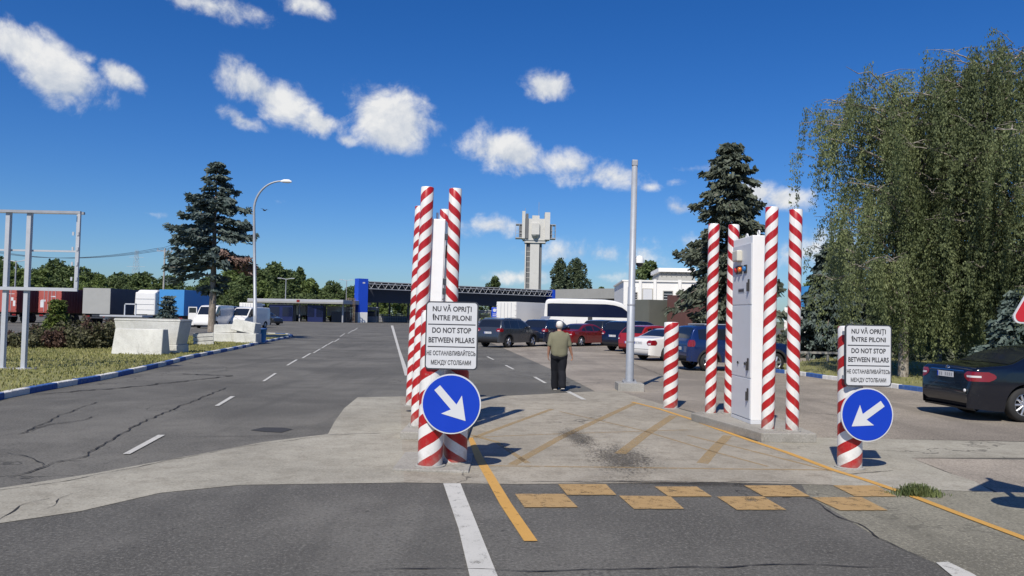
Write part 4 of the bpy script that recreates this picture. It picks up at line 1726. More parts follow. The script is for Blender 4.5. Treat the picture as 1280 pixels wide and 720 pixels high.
# ------------------------------------------------------------------ cars
PROF = {
    'sedan': (4.55, 1.80, 1.46, [(.10, .24), (.03, .34), (.0, .48), (.02, .66), (.05, .86), (.12, .985), (.30, 1.02), (.72, 1.05), (.95, 1.15), (1.35, 1.35), (1.70, 1.435), (2.15, 1.46), (2.5, 1.44), (2.8, 1.37), (3.25, 1.14), (3.50, .99), (3.75, .95), (4.2, .84), (4.42, .72), (4.53, .56), (4.55, .42), (4.48, .22)]),
    'merc': (4.87, 1.86, 1.47, [(.12, .22), (.04, .32), (.0, .46), (.015, .62), (.05, .82), (.07, .95), (.13, 1.03), (.32, 1.055), (.72, 1.085), (.92, 1.13), (1.30, 1.30), (1.75, 1.43), (2.2, 1.47), (2.6, 1.455), (2.95, 1.37), (3.4, 1.13), (3.62, 1.02), (3.9, .98), (4.45, .87), (4.72, .74), (4.85, .56), (4.87, .4), (4.8, .22)]),
    'suv': (4.62, 1.86, 1.70, [(.12, .30), (.03, .42), (.0, .58), (.02, .78), (.06, .98), (.12, 1.10), (.22, 1.32), (.36, 1.54), (.50, 1.64), (.9, 1.685), (1.6, 1.70), (2.3, 1.67), (2.62, 1.58), (3.05, 1.34), (3.35, 1.12), (3.6, 1.07), (4.15, .98), (4.42, .86), (4.58, .66), (4.62, .48), (4.55, .26)]),
    'box_suv': (4.32, 1.82, 1.66, [(.12, .34), (.03, .44), (.0, .60), (.015, .78), (.03, .98), (.07, 1.08), (.17, 1.34), (.27, 1.54), (.40, 1.61), (.8, 1.65), (1.6, 1.66), (2.15, 1.62), (2.4, 1.54), (2.75, 1.32), (3.05, 1.12), (3.3, 1.08), (3.85, 1.02), (4.12, .90), (4.28, .70), (4.32, .5), (4.25, .28)]),
    'hatch': (4.20, 1.78, 1.50, [(.12, .26), (.03, .36), (.0, .50), (.02, .68), (.07, .90), (.13, 1.0), (.30, 1.20), (.52, 1.38), (.72, 1.45), (1.1, 1.49), (1.6, 1.50), (2.1, 1.47), (2.4, 1.39), (2.85, 1.14), (3.08, 1.0), (3.35, .95), (3.8, .86), (4.05, .74), (4.18, .56), (4.2, .42), (4.13, .22)]),
    'van': (5.3, 1.98, 2.30, [(.10, .34), (.03, .42), (.0, .58), (.0, 1.0), (.02, 1.5), (.05, 2.0), (.12, 2.22), (.25, 2.28), (1.5, 2.30), (3.2, 2.30), (3.75, 2.24), (4.0, 2.10), (4.35, 1.66), (4.62, 1.28), (4.78, 1.20), (5.08, 1.04), (5.22, .86), (5.29, .62), (5.3, .45), (5.24, .28)]),
    'coach': (12.0, 2.55, 3.70, [(.10, .32), (.03, .45), (.0, .8), (.0, 1.6), (.05, 2.4), (.14, 3.2), (.28, 3.52), (.6, 3.64), (2.0, 3.70), (6.0, 3.70), (8.0, 3.68), (9.4, 3.58), (10.4, 3.38), (11.1, 3.02), (11.5, 2.55), (11.75, 2.0), (11.9, 1.4), (11.98, .9), (12.0, .6), (11.95, .32)]),
}


class CarShape:
    def __init__(s, kind, L=None, W=None, H=None):
        l0, w0, h0, pr = PROF[kind]
        s.kind = kind
        s.L, s.W, s.H = L or l0, W or w0, H or h0
        p = np.array(pr, float)
        p[:, 0] *= s.L / l0
        p[:, 1] *= s.H / h0
        seg = np.r_[0, np.cumsum(np.hypot(*np.diff(p, axis=0).T))]
        ds = .035 if s.L < 8 else .07
        q = np.arange(0, seg[-1], ds)
        x = np.interp(q, seg, p[:, 0])
        z = np.interp(q, seg, p[:, 1])
        for _ in range(3):
            x[1:-1] = (x[:-2] + 2 * x[1:-1] + x[2:]) / 4
            z[1:-1] = (z[:-2] + 2 * z[1:-1] + z[2:]) / 4
        s.x, s.z = x, z
        f = s.H / h0
        s.sill = {'sedan': .22, 'merc': .20, 'hatch': .22, 'suv': .28, 'box_suv': .32, 'van': .30, 'coach': .30}[kind] * f
        s.belt = {'sedan': .96, 'merc': .99, 'hatch': .98, 'suv': 1.10, 'box_suv': 1.10, 'van': 1.22, 'coach': 1.9}[kind] * f
        s.wr = {'sedan': .315, 'merc': .335, 'hatch': .31, 'suv': .355, 'box_suv': .345, 'van': .34, 'coach': .52}[kind]
        k = s.L / l0
        s.ax = {'sedan': (.98, 3.66), 'merc': (1.08, 3.98), 'hatch': (.76, 3.38), 'suv': (.93, 3.62), 'box_suv': (.82, 3.49), 'van': (1.05, 4.28), 'coach': (3.3, 9.3)}[kind]
        s.ax = tuple(a * k for a in s.ax)
        s.roofw = {'sedan': .66, 'merc': .66, 'hatch': .70, 'suv': .74, 'box_suv': .76, 'van': .86, 'coach': .95}[kind]

    def top(s, x):
        i = int(np.argmax(s.z))
        return float(np.interp(x, s.x[:], np.maximum.accumulate(np.where(np.arange(len(s.x)) <= i, s.z, s.z)) if False else s.z))

    def half(s, x, z):
        t = abs(2 * x / s.L - 1)
        boxy = s.kind in ('coach', 'van')
        e = min(x, s.L - x)
        w = s.W / 2 * (1 - (.03 if boxy else .085) * t ** 3)
        rc = (.16 if boxy else .30)
        if e < rc:
            w -= rc * .55 * (1 - math.sqrt(max(0, 1 - ((rc - e) / rc) ** 2)))
        zl = s.belt
        if z < zl:
            u = (z - s.sill) / (zl - s.sill)
            w *= (.955 + .045 * math.sin(min(1, max(0, u) * 1.35) * math.pi / 2)) * (1 - .018 * max(0, u - .7) / .3)
        else:
            u = (z - zl) / (s.H - zl)
            w *= .982 - (.982 - s.roofw * 1.06) * min(1, u) ** 1.15
        return w

    def zb(s, x):
        z = s.sill + (.05 * max(0, (.5 - x) / .5) if x < .5 else 0) + (.03 * max(0, (x - s.L + .5) / .5))
        ra = s.wr + .065
        for a in s.ax:
            if abs(x - a) < ra:
                z = max(z, s.wr + math.sqrt(ra * ra - (x - a) ** 2))
        return z

    def rearx(s, y, z, front=False):
        """outermost x of the end face at a height and a lateral offset"""
        xs = s.x if not front else s.x[::-1]
        zs = s.z if not front else s.z[::-1]
        n = len(xs)
        im = int(np.argmax(zs))
        x = float(np.interp(z, zs[:im], xs[:im]))
        st = .006 if not front else -.006
        for _ in range(120):
            if s.half(min(max(x, 0), s.L), z) >= abs(y):
                break
            x += st
        return x


def make_car(name, label, cat, kind, color, loc, heading, group='cars parked in the slanted row', L=None, W=None, H=None, opts=(), pm=None):
    """heading in degrees to the right of straight ahead"""
    s = CarShape(kind, L, W, H)
    t = thing(name, label, cat, loc, -R(heading), group)
    off = s.L / 2
    body = MB()
    lower_dark = 'clad' in opts
    xs = sorted(set(list(np.round(s.x, 4))))
    rings = []
    rr = .07 if s.L < 8 else .14
    X, Z = list(s.x), list(s.z)
    # densify near the arches
    add = []
    for a in s.ax:
        ra = s.wr + .065
        for q in np.linspace(-1, 1, 15):
            add.append(a + ra * .9999 * math.sin(q * math.pi / 2))
    im0 = len(X) // 2
    pts = list(zip(X, Z))
    for xx in add:
        for i in range(3, len(pts) - 4):
            if pts[i][0] < xx < pts[i + 1][0]:
                f = (xx - pts[i][0]) / (pts[i + 1][0] - pts[i][0])
                pts.insert(i + 1, (xx, pts[i][1] * (1 - f) + pts[i + 1][1] * f))
                break
    NS = 11
    for (x, zt) in pts:
        zb = min(s.zb(x), zt - .02)
        r = min(rr, (zt - zb) * .45)
        col = []
        zc = zt - r
        for k in range(NS):
            z = zb + (zc - zb) * k / (NS - 1)
            col.append((s.half(x, z), z))
        wt = s.half(x, zc)
        for a in (22, 45, 68, 90):
            col.append((wt - r * (1 - math.cos(R(a))), zc + r * math.sin(R(a))))
        y_in = col[-1][0]
        for f in (.66, .33, 0):
            col.append((y_in * f, zt + .018 * (1 - f * f) * (1 if s.L < 8 else 2)))
        ring = [(y, z) for y, z in col] + [(-y, z) for y, z in col[-2::-1]]
        rings.append([(y, x - off, z) for y, z in ring])
    n = len(rings[0])
    vs = [p for rg in rings for p in rg]
    fs = []
    for i in range(len(rings) - 1):
        for k in range(n - 1):
            fs.append((i * n + k, i * n + k + 1, (i + 1) * n + k + 1, (i + 1) * n + k))
    body.add(vs, fs, 0, True)
    bot = [(i * n, (i + 1) * n, (i + 1) * n + n - 1, i * n + n - 1) for i in range(len(rings) - 1)]
    body.add(vs, bot, 1, False)
    body.add(rings[0], [tuple(range(n))], 1)
    body.add(rings[-1], [tuple(range(n - 1, -1, -1))], 1)
    b = body.build('body', [color, 'plastic'], t)

    def patch(nm, fn, us, vs_, mat, parent=t, smooth=True):
        mb = MB()
        g = [[fn(u, v) for v in vs_] for u in us]
        nv = len(vs_)
        P_ = [q for row in g for q in row]
        F_ = []
        for i in range(len(us) - 1):
            for k in range(nv - 1):
                F_.append((i * nv + k, i * nv + k + 1, (i + 1) * nv + k + 1, (i + 1) * nv + k))
        mb.add(P_, F_, 0, smooth)
        return mb.build(nm, mat, parent)

    lin = lambda a, b_, n_: [a + (b_ - a) * i / (n_ - 1) for i in range(n_)]
    SZ, SX = s.z, s.x

    def ztop(x):
        return float(np.interp(x, SX[4:-4], SZ[4:-4]))

    # side windows
    k = s.L / PROF[kind][0]
    hf = s.H / PROF[kind][2]
    wins = {'sedan': [(1.02, 1.42), (1.48, 2.24), (2.31, 3.12)], 'merc': [(1.18, 1.56), (1.62, 2.42), (2.50, 3.36)], 'hatch': [(.62, .95), (1.02, 1.78), (1.85, 2.70)], 'suv': [(.52, 1.05), (1.12, 1.95), (2.03, 2.98)],
            'box_suv': [(.40, .82), (.90, 1.68), (1.76, 2.66)], 'van': [(3.42, 4.42)], 'coach': [(.45, 11.2)]}[kind]
    if 'glazed' in opts:
        wins = [(.35, 1.55), (1.7, 3.25)] + wins
    for (xa, xb) in wins:
        for sg in (1, -1):
            def fn(u, v, sg=sg):
                x = u * k
                zlo = s.belt + .03 + (.02 * (xb - u) / (xb - xa) if s.L < 8 else 0)
                zhi = min(ztop(x) - (.115 if s.L < 8 else .42), s.H - (.13 if s.L < 8 else .46))
                zhi = max(zhi, zlo + .004)
                z = zlo + (zhi - zlo) * v
                return (sg * (s.half(x, z) + .005), x - off, z)
            w = patch('side_window', fn, lin(xa, xb, 12 if s.L < 8 else 60), lin(0, 1, 5), 'glass' if s.L < 8 else 'glass_blue')
            if 'chrome' in opts:
                def fn2(u, v, sg=sg):
                    p = fn(u, 0)
                    return (p[0] * 1.001 + sg * .004, p[1], p[2] - .012 + .016 * v)
                patch('chrome_strip', fn2, lin(xa, xb, 8), [0, 1], 'chrome', w)

                def fn3(u, v, sg=sg):
                    p = fn(u, 1)
                    return (p[0] + sg * .005, p[1], p[2] - .004 + .016 * v)
                patch('chrome_strip', fn3, lin(xa, xb, 12), [0, 1], 'chrome', w)
    # rear and front glass on the top profile
    arr = {'sedan': (.80, 1.52, 2.74, 3.42), 'merc': (.80, 1.62, 2.85, 3.52), 'hatch': (.20, .62, 2.30, 2.98), 'suv': (.155, .40, 2.52, 3.22), 'box_suv': (.10, .30, 2.34, 2.94), 'van': (.03, .08, 3.98, 4.58), 'coach': (.08, .2, 10.75, 11.9)}[kind]
    rearg = kind not in ('van', 'coach') or 'glazed' in opts
    for nm, xa, xb, use in (('rear_window', arr[0], arr[1], rearg), ('windscreen', arr[2], arr[3], True)):
        if not use:
            continue

        def fn(u, v):
            x = u * k
            z = ztop(x)
            e = .02
            dz = (ztop(x + e) - ztop(x - e)) / (2 * e)
            nn = Vector((0, -dz, 1)).normalized()
            w = s.half(x, z - rr) - rr - .035
            return (v * w, x - off + nn.y * .006, z + nn.z * .006 + .018 * (1 - v * v))
        patch(nm, fn, lin(xa, xb, 12), lin(-1, 1, 9), 'glass')
    # wheels
    wr = s.wr
    for a in s.ax:
        for sg in (1, -1):
            w = thing('wheel', None, None)
            del_me = w
            tw_ = .225 if s.L < 8 else .32
            yo = s.half(a, s.sill + .1) - tw_ / 2 - .005
            mb = MB()
            pr_ = [(wr * .66, -tw_ / 2), (wr * .93, -tw_ / 2), (wr, -tw_ / 2 + .04), (wr, tw_ / 2 - .04), (wr * .93, tw_ / 2), (wr * .66, tw_ / 2)]
            mb.lathe(pr_, 28, axis='X')
            mb.add([(0, 0, 0)], [])
            bpy.data.objects.remove(del_me)
            tyre = mb.build('wheel', 'rubber', t)
            tyre.location = (sg * yo, a - off, wr)
            mb = MB()
            xo = sg * (tw_ / 2 - .03)
            mb.lathe([(wr * .67, -tw_ * .45), (wr * .665, tw_ * .40), (wr * .62, tw_ * .47), (wr * .60, tw_ * .30), (wr * .60, -tw_ * .3)], 28, axis='X') if sg > 0 else mb.lathe([(wr * .67, tw_ * .45), (wr * .665, -tw_ * .40), (wr * .62, -tw_ * .47), (wr * .60, -tw_ * .30), (wr * .60, tw_ * .3)], 28, axis='X')
            ns = 10 if 'chrome' in opts else 5
            for q in range(ns):
                an = 2 * math.pi * q / ns
                c_, s2 = math.cos(an), math.sin(an)
                mb.tube([(xo, wr * .1 * c_, wr * .1 * s2), (xo * .92, wr * .62 * c_, wr * .62 * s2)], [.03, .022] if ns == 10 else [.05, .045], 6, 0)
            mb.tube([(xo * .8, 0, 0), (xo * 1.12, 0, 0)], wr * .17, 12, 0)
            mb.lathe([(wr * .60, xo * .35), (.001, xo * .35)], 20, 1, axis='X')
            rm_ = mb.build('rim', ['alloy', 'plastic'], tyre)
    if kind == 'coach':
        def fnp(u, v):
            x, z = u * k, .5 + (s.belt - .45) * v
            return (s.half(x, z) + .006, x - off, z)
        patch('door', fnp, lin(5.9, 6.5, 4), lin(0, 1, 4), 'plastic')
        for u0 in (1.2, 2.6, 4.4, 7.4, 8.8):
            patch('locker_seam', lambda u, v: (fnp(u, v)[0] - .002, fnp(u, v)[1], fnp(u, v)[2]), [u0, u0 + .05], lin(0, .8, 4), 'steel_grey')
        return t, s, b
    # lamps
    tl = {'sedan': (.70, .93), 'merc': (.77, .955), 'hatch': (.72, 1.0), 'suv': (.92, 1.12), 'box_suv': (.88, 1.12), 'van': (.85, 1.35)}[kind]
    tl = (tl[0] * hf, tl[1] * hf)
    wide = {'sedan': .30, 'merc': .34, 'hatch': .22, 'suv': .30, 'box_suv': .15, 'van': .12}[kind]
    deep = {'sedan': .18, 'merc': .30, 'hatch': .16, 'suv': .20, 'box_suv': .08, 'van': .10}[kind]
    for sg in (1, -1):
        mb = MB()
        zz = lin(tl[0], tl[1], 6)
        wmax = s.W / 2
        g = []
        for i, z in enumerate(zz):
            row = []
            cor = s.half(.22, z)
            yin = cor - wide * (1 - .35 * abs(2 * i / 5 - 1) ** 2) * (1 if kind != 'merc' else (.75 + .25 * i / 5))
            for y in lin(yin, cor - .11, 6):
                row.append((sg * y, s.rearx(y, z) - off - .008, z))
            for q in range(1, 5):
                y = cor - .11 + .11 * math.sin(q / 4 * math.pi / 2) * .96
                row.append((sg * (y + .003), s.rearx(min(y, s.half(.25, z) - .003), z) - off - .006, z))
            x0_ = s.rearx(cor - .01, z)
            dp = deep * (1 - .5 * abs(2 * i / 5 - 1) ** 2)
            for q in lin(.12, 1, 5):
                x = x0_ + dp * q
                row.append((sg * (s.half(x, z) + .007), x - off, z))
            g.append(row)
        nv = len(g[0])
        P_ = [q for row in g for q in row]
        F_ = [(i * nv + j, i * nv + j + 1, (i + 1) * nv + j + 1, (i + 1) * nv + j) for i in range(5) for j in range(nv - 1)]
        mi = []
        mb.add(P_, F_, 0, True)
        o = mb.build('tail_light', ['tail_red', 'tail_white'], t)
        if kind in ('merc', 'sedan', 'suv', 'hatch'):
            mi = []
            for i in range(5):
                for j in range(nv - 1):
                    mi.append(1 if (i == 2 and 2 <= j <= 8 and kind == 'merc') or (i == 1 and 2 <= j <= 5 and kind != 'merc') else 0)
            o.data.polygons.foreach_set('material_index', mi)
        # head lamps
        def hfn(u, v, sg=sg):
            z = (s.belt - .30) + .20 * hf * v + .06 * u
            y = s.half(s.L - .3, z) - .10 - .36 * (1 - u)
            return (sg * y, s.rearx(y, z, True) - off + .008, z)
        patch('headlight', hfn, lin(0, 1, 6), lin(0, 1, 4), 'tail_white')
        # mirrors
        mb = MB()
        xm = {'sedan': 3.05, 'merc': 3.30, 'hatch': 2.62, 'suv': 2.9, 'box_suv': 2.6, 'van': 4.35}[kind] * k
        ym = s.half(xm, s.belt + .05)
        mb.ball((sg * (ym + .11), xm - off, s.belt + .10), (.12, .07, .085 if kind != 'van' else .17), 12)
        mb.box((sg * (ym + .03), xm - off, s.belt + .06), (.12, .05, .05))
        mb.build('wing_mirror', color if kind != 'van' else 'plastic', t)
        # door handles and shut lines
        for xh in [w_[0] + .12 for w_ in wins[-2:]]:
            mb = MB()
            x = xh * k
            z = s.belt - .10
            mb.box((sg * (s.half(x, z) + .012), x - off, z), (.03, .20, .03))
            mb.build('door_handle', 'chrome' if 'chrome' in opts else color, t, .008)
        mb = MB()
        for xv in ([w_[1] + .035 for w_ in wins[-2:]] + ([wins[-2][0] - .02] if len(wins) > 1 else [wins[-1][0] - .05])):
            for i in range(8):
                z0 = s.sill + .10 + (s.belt - s.sill - .12) * i / 8
                z1 = s.sill + .10 + (s.belt - s.sill - .12) * (i + 1) / 8
                x = xv * k - off
                mb.add([(sg * (s.half(xv * k, z0) + .003), x - .006, z0), (sg * (s.half(xv * k, z0) + .003), x + .006, z0), (sg * (s.half(xv * k, z1) + .003), x + .006, z1), (sg * (s.half(xv * k, z1) + .003), x - .006, z1)], [(0, 1, 2, 3)])
        mb.build('door_seam', 'plastic', t)
    # plate, bumper line, badge
    zp = {'sedan': .80, 'merc': .865, 'hatch': .62, 'suv': .86, 'box_suv': .80, 'van': .75}[kind] * hf
    def pf(u, v):
        z = zp - .055 + .11 * v
        return (u * .26, s.rearx(.1, zp - .05) - off - .012 + .02 * (v - .5) * 0, z)
    pl = patch('number_plate', pf, [-1, 1], [0, 1], 'plate')
    mb = MB()
    xp = s.rearx(.1, zp - .05) - off - .014
    for q in range(7):
        if q != 2:
            mb.box((-.18 + q * .062, xp, zp), (.034, .002, .065))
    mb.box((-.24, xp, zp), (.035, .002, .10), 1)
    mb.build('blurred_characters', ['grey_paint' if False else 'steel_grey', 'sign_blue'], pl)
    if 'clad' in opts or kind in ('suv', 'box_suv'):
        def bfn(u, v):
            z = s.sill + .02 + (.20 * hf) * v
            y = u * (s.half(.3, z) - .03)
            return (y, s.rearx(abs(y), z) - off - .010, z)
        patch('bumper_trim', bfn, lin(-1, 1, 21), lin(0, 1, 4), 'plastic')
        for sg in (1, -1):
            for a in s.ax:
                mb = MB()
                ra = s.wr + .065
                vs2, f2 = [], []
                for i in range(17):
                    an = math.pi * i / 16
                    for rad in (ra - .005, ra + .07):
                        x = a + rad * math.cos(an)
                        z = max(s.wr + rad * math.sin(an), s.sill + .02)
                        vs2.append((sg * (s.half(x, z) + .008), x - off, z))
                f2 = [(2 * i, 2 * i + 1, 2 * i + 3, 2 * i + 2) for i in range(16)]
                mb.add(vs2, f2, 0, True)
                mb.build('arch_trim', 'plastic', t)
    else:
        def sfn(u, v):
            z = s.sill + .30 * hf + .012 * v
            y = u * (s.half(.3, z) - .03)
            return (y, s.rearx(abs(y), z) - off - .005, z)
        patch('bumper_seam', sfn, lin(-1, 1, 25), [0, 1], 'plastic')
    if 'rails' in opts:
        for sg in (1, -1):
            mb = MB()
            ps = []
            for x in lin(.7, 2.5, 10):
                z = ztop(x * k) + .035
                ps.append((sg * (s.half(x * k, s.H - .1) - .07), x * k - off, z))
            mb.tube(ps, .022, 6)
            mb.build('roof_rail', 'galv', t)
    if kind == 'merc':
        zq = .985
        xq = s.rearx(0, zq) - off - .012
        mb = MB()
        mb.tube([(.052 * math.cos(2 * math.pi * q / 20), xq, zq + .052 * math.sin(2 * math.pi * q / 20)) for q in range(21)], .006, 6)
        for q in (90, 210, 330):
            mb.tube([(0, xq, zq), (.05 * math.cos(R(q)), xq, zq + .05 * math.sin(R(q)))], [.010, .003], 6)
        mb.build('round_badge', 'chrome', t)
        def cf(u, v):
            z = .945 + .014 * v
            y = u * .52
            return (y, s.rearx(abs(y), z) - off - .009, z)
        patch('chrome_bar', cf, lin(-1, 1, 17), [0, 1], 'chrome')
        mb = MB()
        mb.ball((.66, s.rearx(.66, .56) - off - .02, .585), (.035, .02, .035), 12)
        mb.build('tow_cover', 'plate', t)
    return t, s, b


paint('navy', (.005, .007, .014), .16, .2, .07)
paint('slate', (.060, .070, .088), .28, .5)
paint('deepnavy', (.012, .020, .048), .25, .4)
paint('red', (.17, .008, .010), .25, .2)
paint('brightred', (.30, .016, .016), .3, .1)
paint('graphite', (.032, .036, .042), .3, .5)
paint('darkblue', (.008, .012, .035), .25, .4)
paint('white', (.74, .73, .70), .3, 0, .12)
paint('blue', (.010, .030, .125), .25, .45)
paint('silver', (.50, .51, .53), .3, .6)
paint('vividblue', (.03, .11, .42), .3, .2)
for kk in list(MATS):
    M.setdefault(kk, MATS[kk])


def place(px, Y):
    p = P(px, 400, Y)
    return (p.x, Y, .004)


CARG = 'cars parked in the slanted row'
make_car('parked_car', 'dark grey SUV seen from behind, first of the parked row right of the left signs', 'car', 'suv', 'car_slate', place(637, 47.5), 33, CARG, opts=('rails',))
make_car('parked_car', 'dark navy SUV with red tail lamp directly left of the walking man', 'car', 'suv', 'car_deepnavy', place(688, 51), 30, CARG, H=1.68)
make_car('parked_car', 'dark red saloon just right of the walking man', 'car', 'sedan', 'car_red', place(729, 52), 42, CARG, H=1.44)
make_car('parked_car', 'graphite SUV parked between the dark red saloon and a navy SUV', 'car', 'suv', 'car_graphite', place(762, 55), 40, CARG)
make_car('parked_car', 'bright blue car half hidden behind the graphite SUV before the coach', 'car', 'hatch', 'car_vividblue', place(768, 67), 50, CARG, H=1.55)
make_car('parked_car', 'navy SUV half hidden behind the camera pole', 'car', 'suv', 'car_darkblue', place(798, 45.5), 48, CARG)
make_car('parked_car', 'bright red hatchback between the camera pole and the white saloon', 'car', 'hatch', 'car_brightred', place(819, 42), 50, CARG)
make_car('parked_car', 'white saloon partly hidden by the lone short bollard', 'car', 'sedan', 'car_white', place(845, 36.2), 58, CARG, H=1.43)
make_car('parked_car', 'blue SUV with roof rails behind the striped pillars of the right island', 'car', 'box_suv', 'car_blue', place(915, 29.6), 77, CARG, opts=('rails', 'clad'))
make_car('parked_car', 'light silver car partly hidden at the right edge of the left text sign', 'car', 'sedan', 'car_silver', place(588, 54), 40, CARG)
mer = make_car('black_saloon', 'very dark navy saloon with large red tail lamps cut off by the right edge', 'car', 'merc', 'car_navy', (8.80 + 2.42, 16.25, .004), 85, None, opts=('chrome',))

# silver car with its bonnet up behind the SUVs
t, s_, b_ = make_car('parked_car', 'silver car with its bonnet raised in front of the white box truck', 'car', 'sedan', 'car_silver', place(655, 60), 62, CARG)
mb = MB()
x0 = 3.50 - s_.L / 2
pts0 = [(-.70, x0, 1.0), (.70, x0, 1.0), (.62, x0 + .72, 1.88), (-.62, x0 + .72, 1.88)]
mb.add(pts0 + [(p[0] * .98, p[1] + .05, p[2] - .035) for p in pts0], [(0, 3, 2, 1), (4, 5, 6, 7), (0, 1, 5, 4), (1, 2, 6, 5), (2, 3, 7, 6), (3, 0, 4, 7)])
mb.add([(p[0] * .93, p[1] + .058, p[2] - .030) for p in pts0], [(0, 1, 2, 3)], 1)
mb.build('bonnet', ['car_silver', 'plastic'], t)

# white vans at the left, open door
VG = 'white vans parked beyond the verge'
t, s_, b_ = make_car('parked_van', 'white van facing the camera with its door wide open beside the spruce trunk', 'van', 'van', 'car_white', place(268, 80), 184, VG)
mb = MB()
mb.box((-.5, 0, .75), (1.0, .06, 1.15))
mb.box((-.5, 0, 1.35), (1.0, .06, .08))
for x in (-.96, -.04):
    mb.box((x, 0, 1.62), (.08, .06, .65))
mb.box((-.5, 0, 1.95), (1.0, .06, .08))
d_ = mb.build('door', 'car_white', t, .01)
d_.location = (.98 + 1.0, 1.55, .1)
d_.rotation_euler = (0, 0, R(-12))
mb = MB()
mb.box((-.5, 0, 1.63), (.88, .02, .58))
mb.build('door_window', 'glass', d_)
make_car('parked_van', 'pale white van seen from the front quarter right of the spruce trunk', 'van', 'van', 'car_white', place(312, 84), 193, VG, H=2.2)
make_car('parked_van', 'dark navy minibus between the two white vans', 'van', 'van', 'car_deepnavy', place(291, 96), 186, None, opts=('glazed',))
make_car('parked_car', 'dark car behind the pale white van near the street lamp', 'car', 'suv', 'car_graphite', place(333, 104), 120, None)

# coach
make_car('white_coach', 'white touring coach with one long dark window band facing right', 'coach', 'coach', 'car_white', (P(735, 400, 77).x, 77, .004), 93, None, L=8.6, H=3.62, opts=('dark_post',))


# ------------------------------------------------------------------ trucks and trailers
def wheel_set(t, x, y, r=.5, w=.34):
    mb = MB()
    mb.lathe([(.02, -w / 2), (r * .55, -w / 2), (r * .6, -w / 2 - .01), (r * .95, -w / 2), (r, -w / 2 + .05), (r, w / 2 - .05), (r * .95, w / 2), (r * .6, w / 2 + .01), (r * .55, w / 2), (.02, w / 2)], 22, axis='X')
    o = mb.build('wheel', 'rubber', t)
    o.location = (x, y, r)
    mb = MB()
    for sg in (1, -1):
        mb.lathe([(r * .52, sg * (w / 2 + .004)), (r * .3, sg * (w / 2 - .04)), (.01, sg * (w / 2 - .02))][::sg], 16, axis='X')
    mb.build('rim', 'steel_grey', o)


def trailer(name, label, loc, heading, m_back, m_side, L=8.0, W=2.5, H=4.0, doors=True, ribs=0, group='trailers parked beyond the verge', marks=None, cab=None):
    t = thing(name, label, 'trailer' if cab is None else 'truck', loc, -R(heading), group)
    zb = 1.15
    mb = MB()
    mb.box((0, L / 2, (zb + H) / 2), (W, L, H - zb))
    if ribs:
        for i in range(int(L / ribs)):
            for sg in (1, -1):
                mb.box((sg * (W / 2 + .012), ribs * (i + .5), (zb + H) / 2), (.05, ribs * .5, H - zb - .2))
    mb.build('box', m_side, t, .02)
    mb = MB()
    mb.box((0, -.03, (zb + H) / 2), (W - .02, .06, H - zb - .02))
    if doors:
        for sg in (-1, 1):
            mb.box((sg * W * .25, -.07, (zb + H) / 2), (W * .46, .03, H - zb - .25))
            for z in np.linspace(zb + .35, H - .35, 4):
                mb.box((sg * W * .47, -.085, z), (.14, .05, .08))
    bk = mb.build('rear_door', m_back, t, .01)
    if doors:
        mb = MB()
        for x in (-.62, -.2, .2, .62):
            mb.tube([(x, -.105, zb + .1), (x, -.105, H - .1)], .025, 6)
        mb.build('lock_rod', 'steel_lite', bk)
    if marks:
        mb = MB()
        for (x, z, w, h) in marks:
            mb.box((x, -.09, z), (w, .006, h))
        mb.build('faded_marking', 'plate', bk)
    mb = MB()
    mb.box((0, L / 2, 1.0), (1.0, L - .1, .25))
    mb.box((0, .12, .75), (W - .1, .12, .14))
    for sg in (-1, 1):
        mb.box((sg * .9, 1.2, .85), (.06, .4, .4))
    mb.build('chassis', 'dark_steel', t)
    for sg in (-1, 1):
        mb = MB()
        mb.box((sg * .95, .04, .88), (.42, .06, .16))
        mb.build('tail_light', 'tail_red', t)
    for y in (1.6, 2.9):
        for sg in (-1, 1):
            wheel_set(t, sg * (W / 2 - .2), y)
    if cab:
        mb = MB()
        mb.box((0, L + 1.15, 1.75), (W - .1, 1.9, 2.5), 0, 0, (.94, .86))
        cb = mb.build('cab', cab, t, .1)
        mb = MB()
        mb.box((0, L + 2.02, 2.3), (W - .5, .12, .9))
        for sg in (-1, 1):
            mb.box((sg * (W / 2 - .08), L + 1.3, 2.3), (.06, .9, .7))
        mb.build('cab_window', 'glass', cb)
        for sg in (-1, 1):
            wheel_set(t, sg * (W / 2 - .2), L + 1.2)
    else:
        for sg in (-1, 1):
            mb = MB()
            mb.box((sg * .9, L - 1.6, .6), (.14, .14, 1.0))
            mb.box((sg * .9, L - 1.6, .05), (.35, .35, .1))
            mb.build('landing_leg', 'steel_grey', t)
    return t


def placeb(px, Y):
    p = P(px, 400, Y)
    return (p.x, Y, 0)


trailer('container_trailer', 'faded red container trailer at the far left behind the frame posts', placeb(6, 84), 2, 'rust_red', 'rust_shaded', L=11, H=3.75, ribs=.5, marks=[(.75, 2.55, .3, .35), (1.0, 2.1, .25, .6), (.6, 3.1, .8, .05)])
trailer('container_trailer', 'red container trailer with pale marks between the frame post and the grey trailer', placeb(62, 84), 2, 'rust_red', 'rust_shaded', L=11, H=3.75, ribs=.5, marks=[(-.85, 2.1, .35, .75), (-.7, 2.45, .45, .2), (.35, 2.9, .5, .1), (.95, 2.0, .3, .5)])
tg = trailer('curtain_trailer', 'grey curtain trailer with navy sides next to the red containers', placeb(120, 84), 2, 'tarp_grey', 'tarp_navy', L=13.6, W=3.0, H=3.9, doors=False)
trailer('curtain_trailer', 'bright blue box trailer above the white concrete blocks', placeb(214, 82), 4, 'tarp_blue', 'tarp_blue', L=6.0, W=2.7, H=3.85, doors=False)

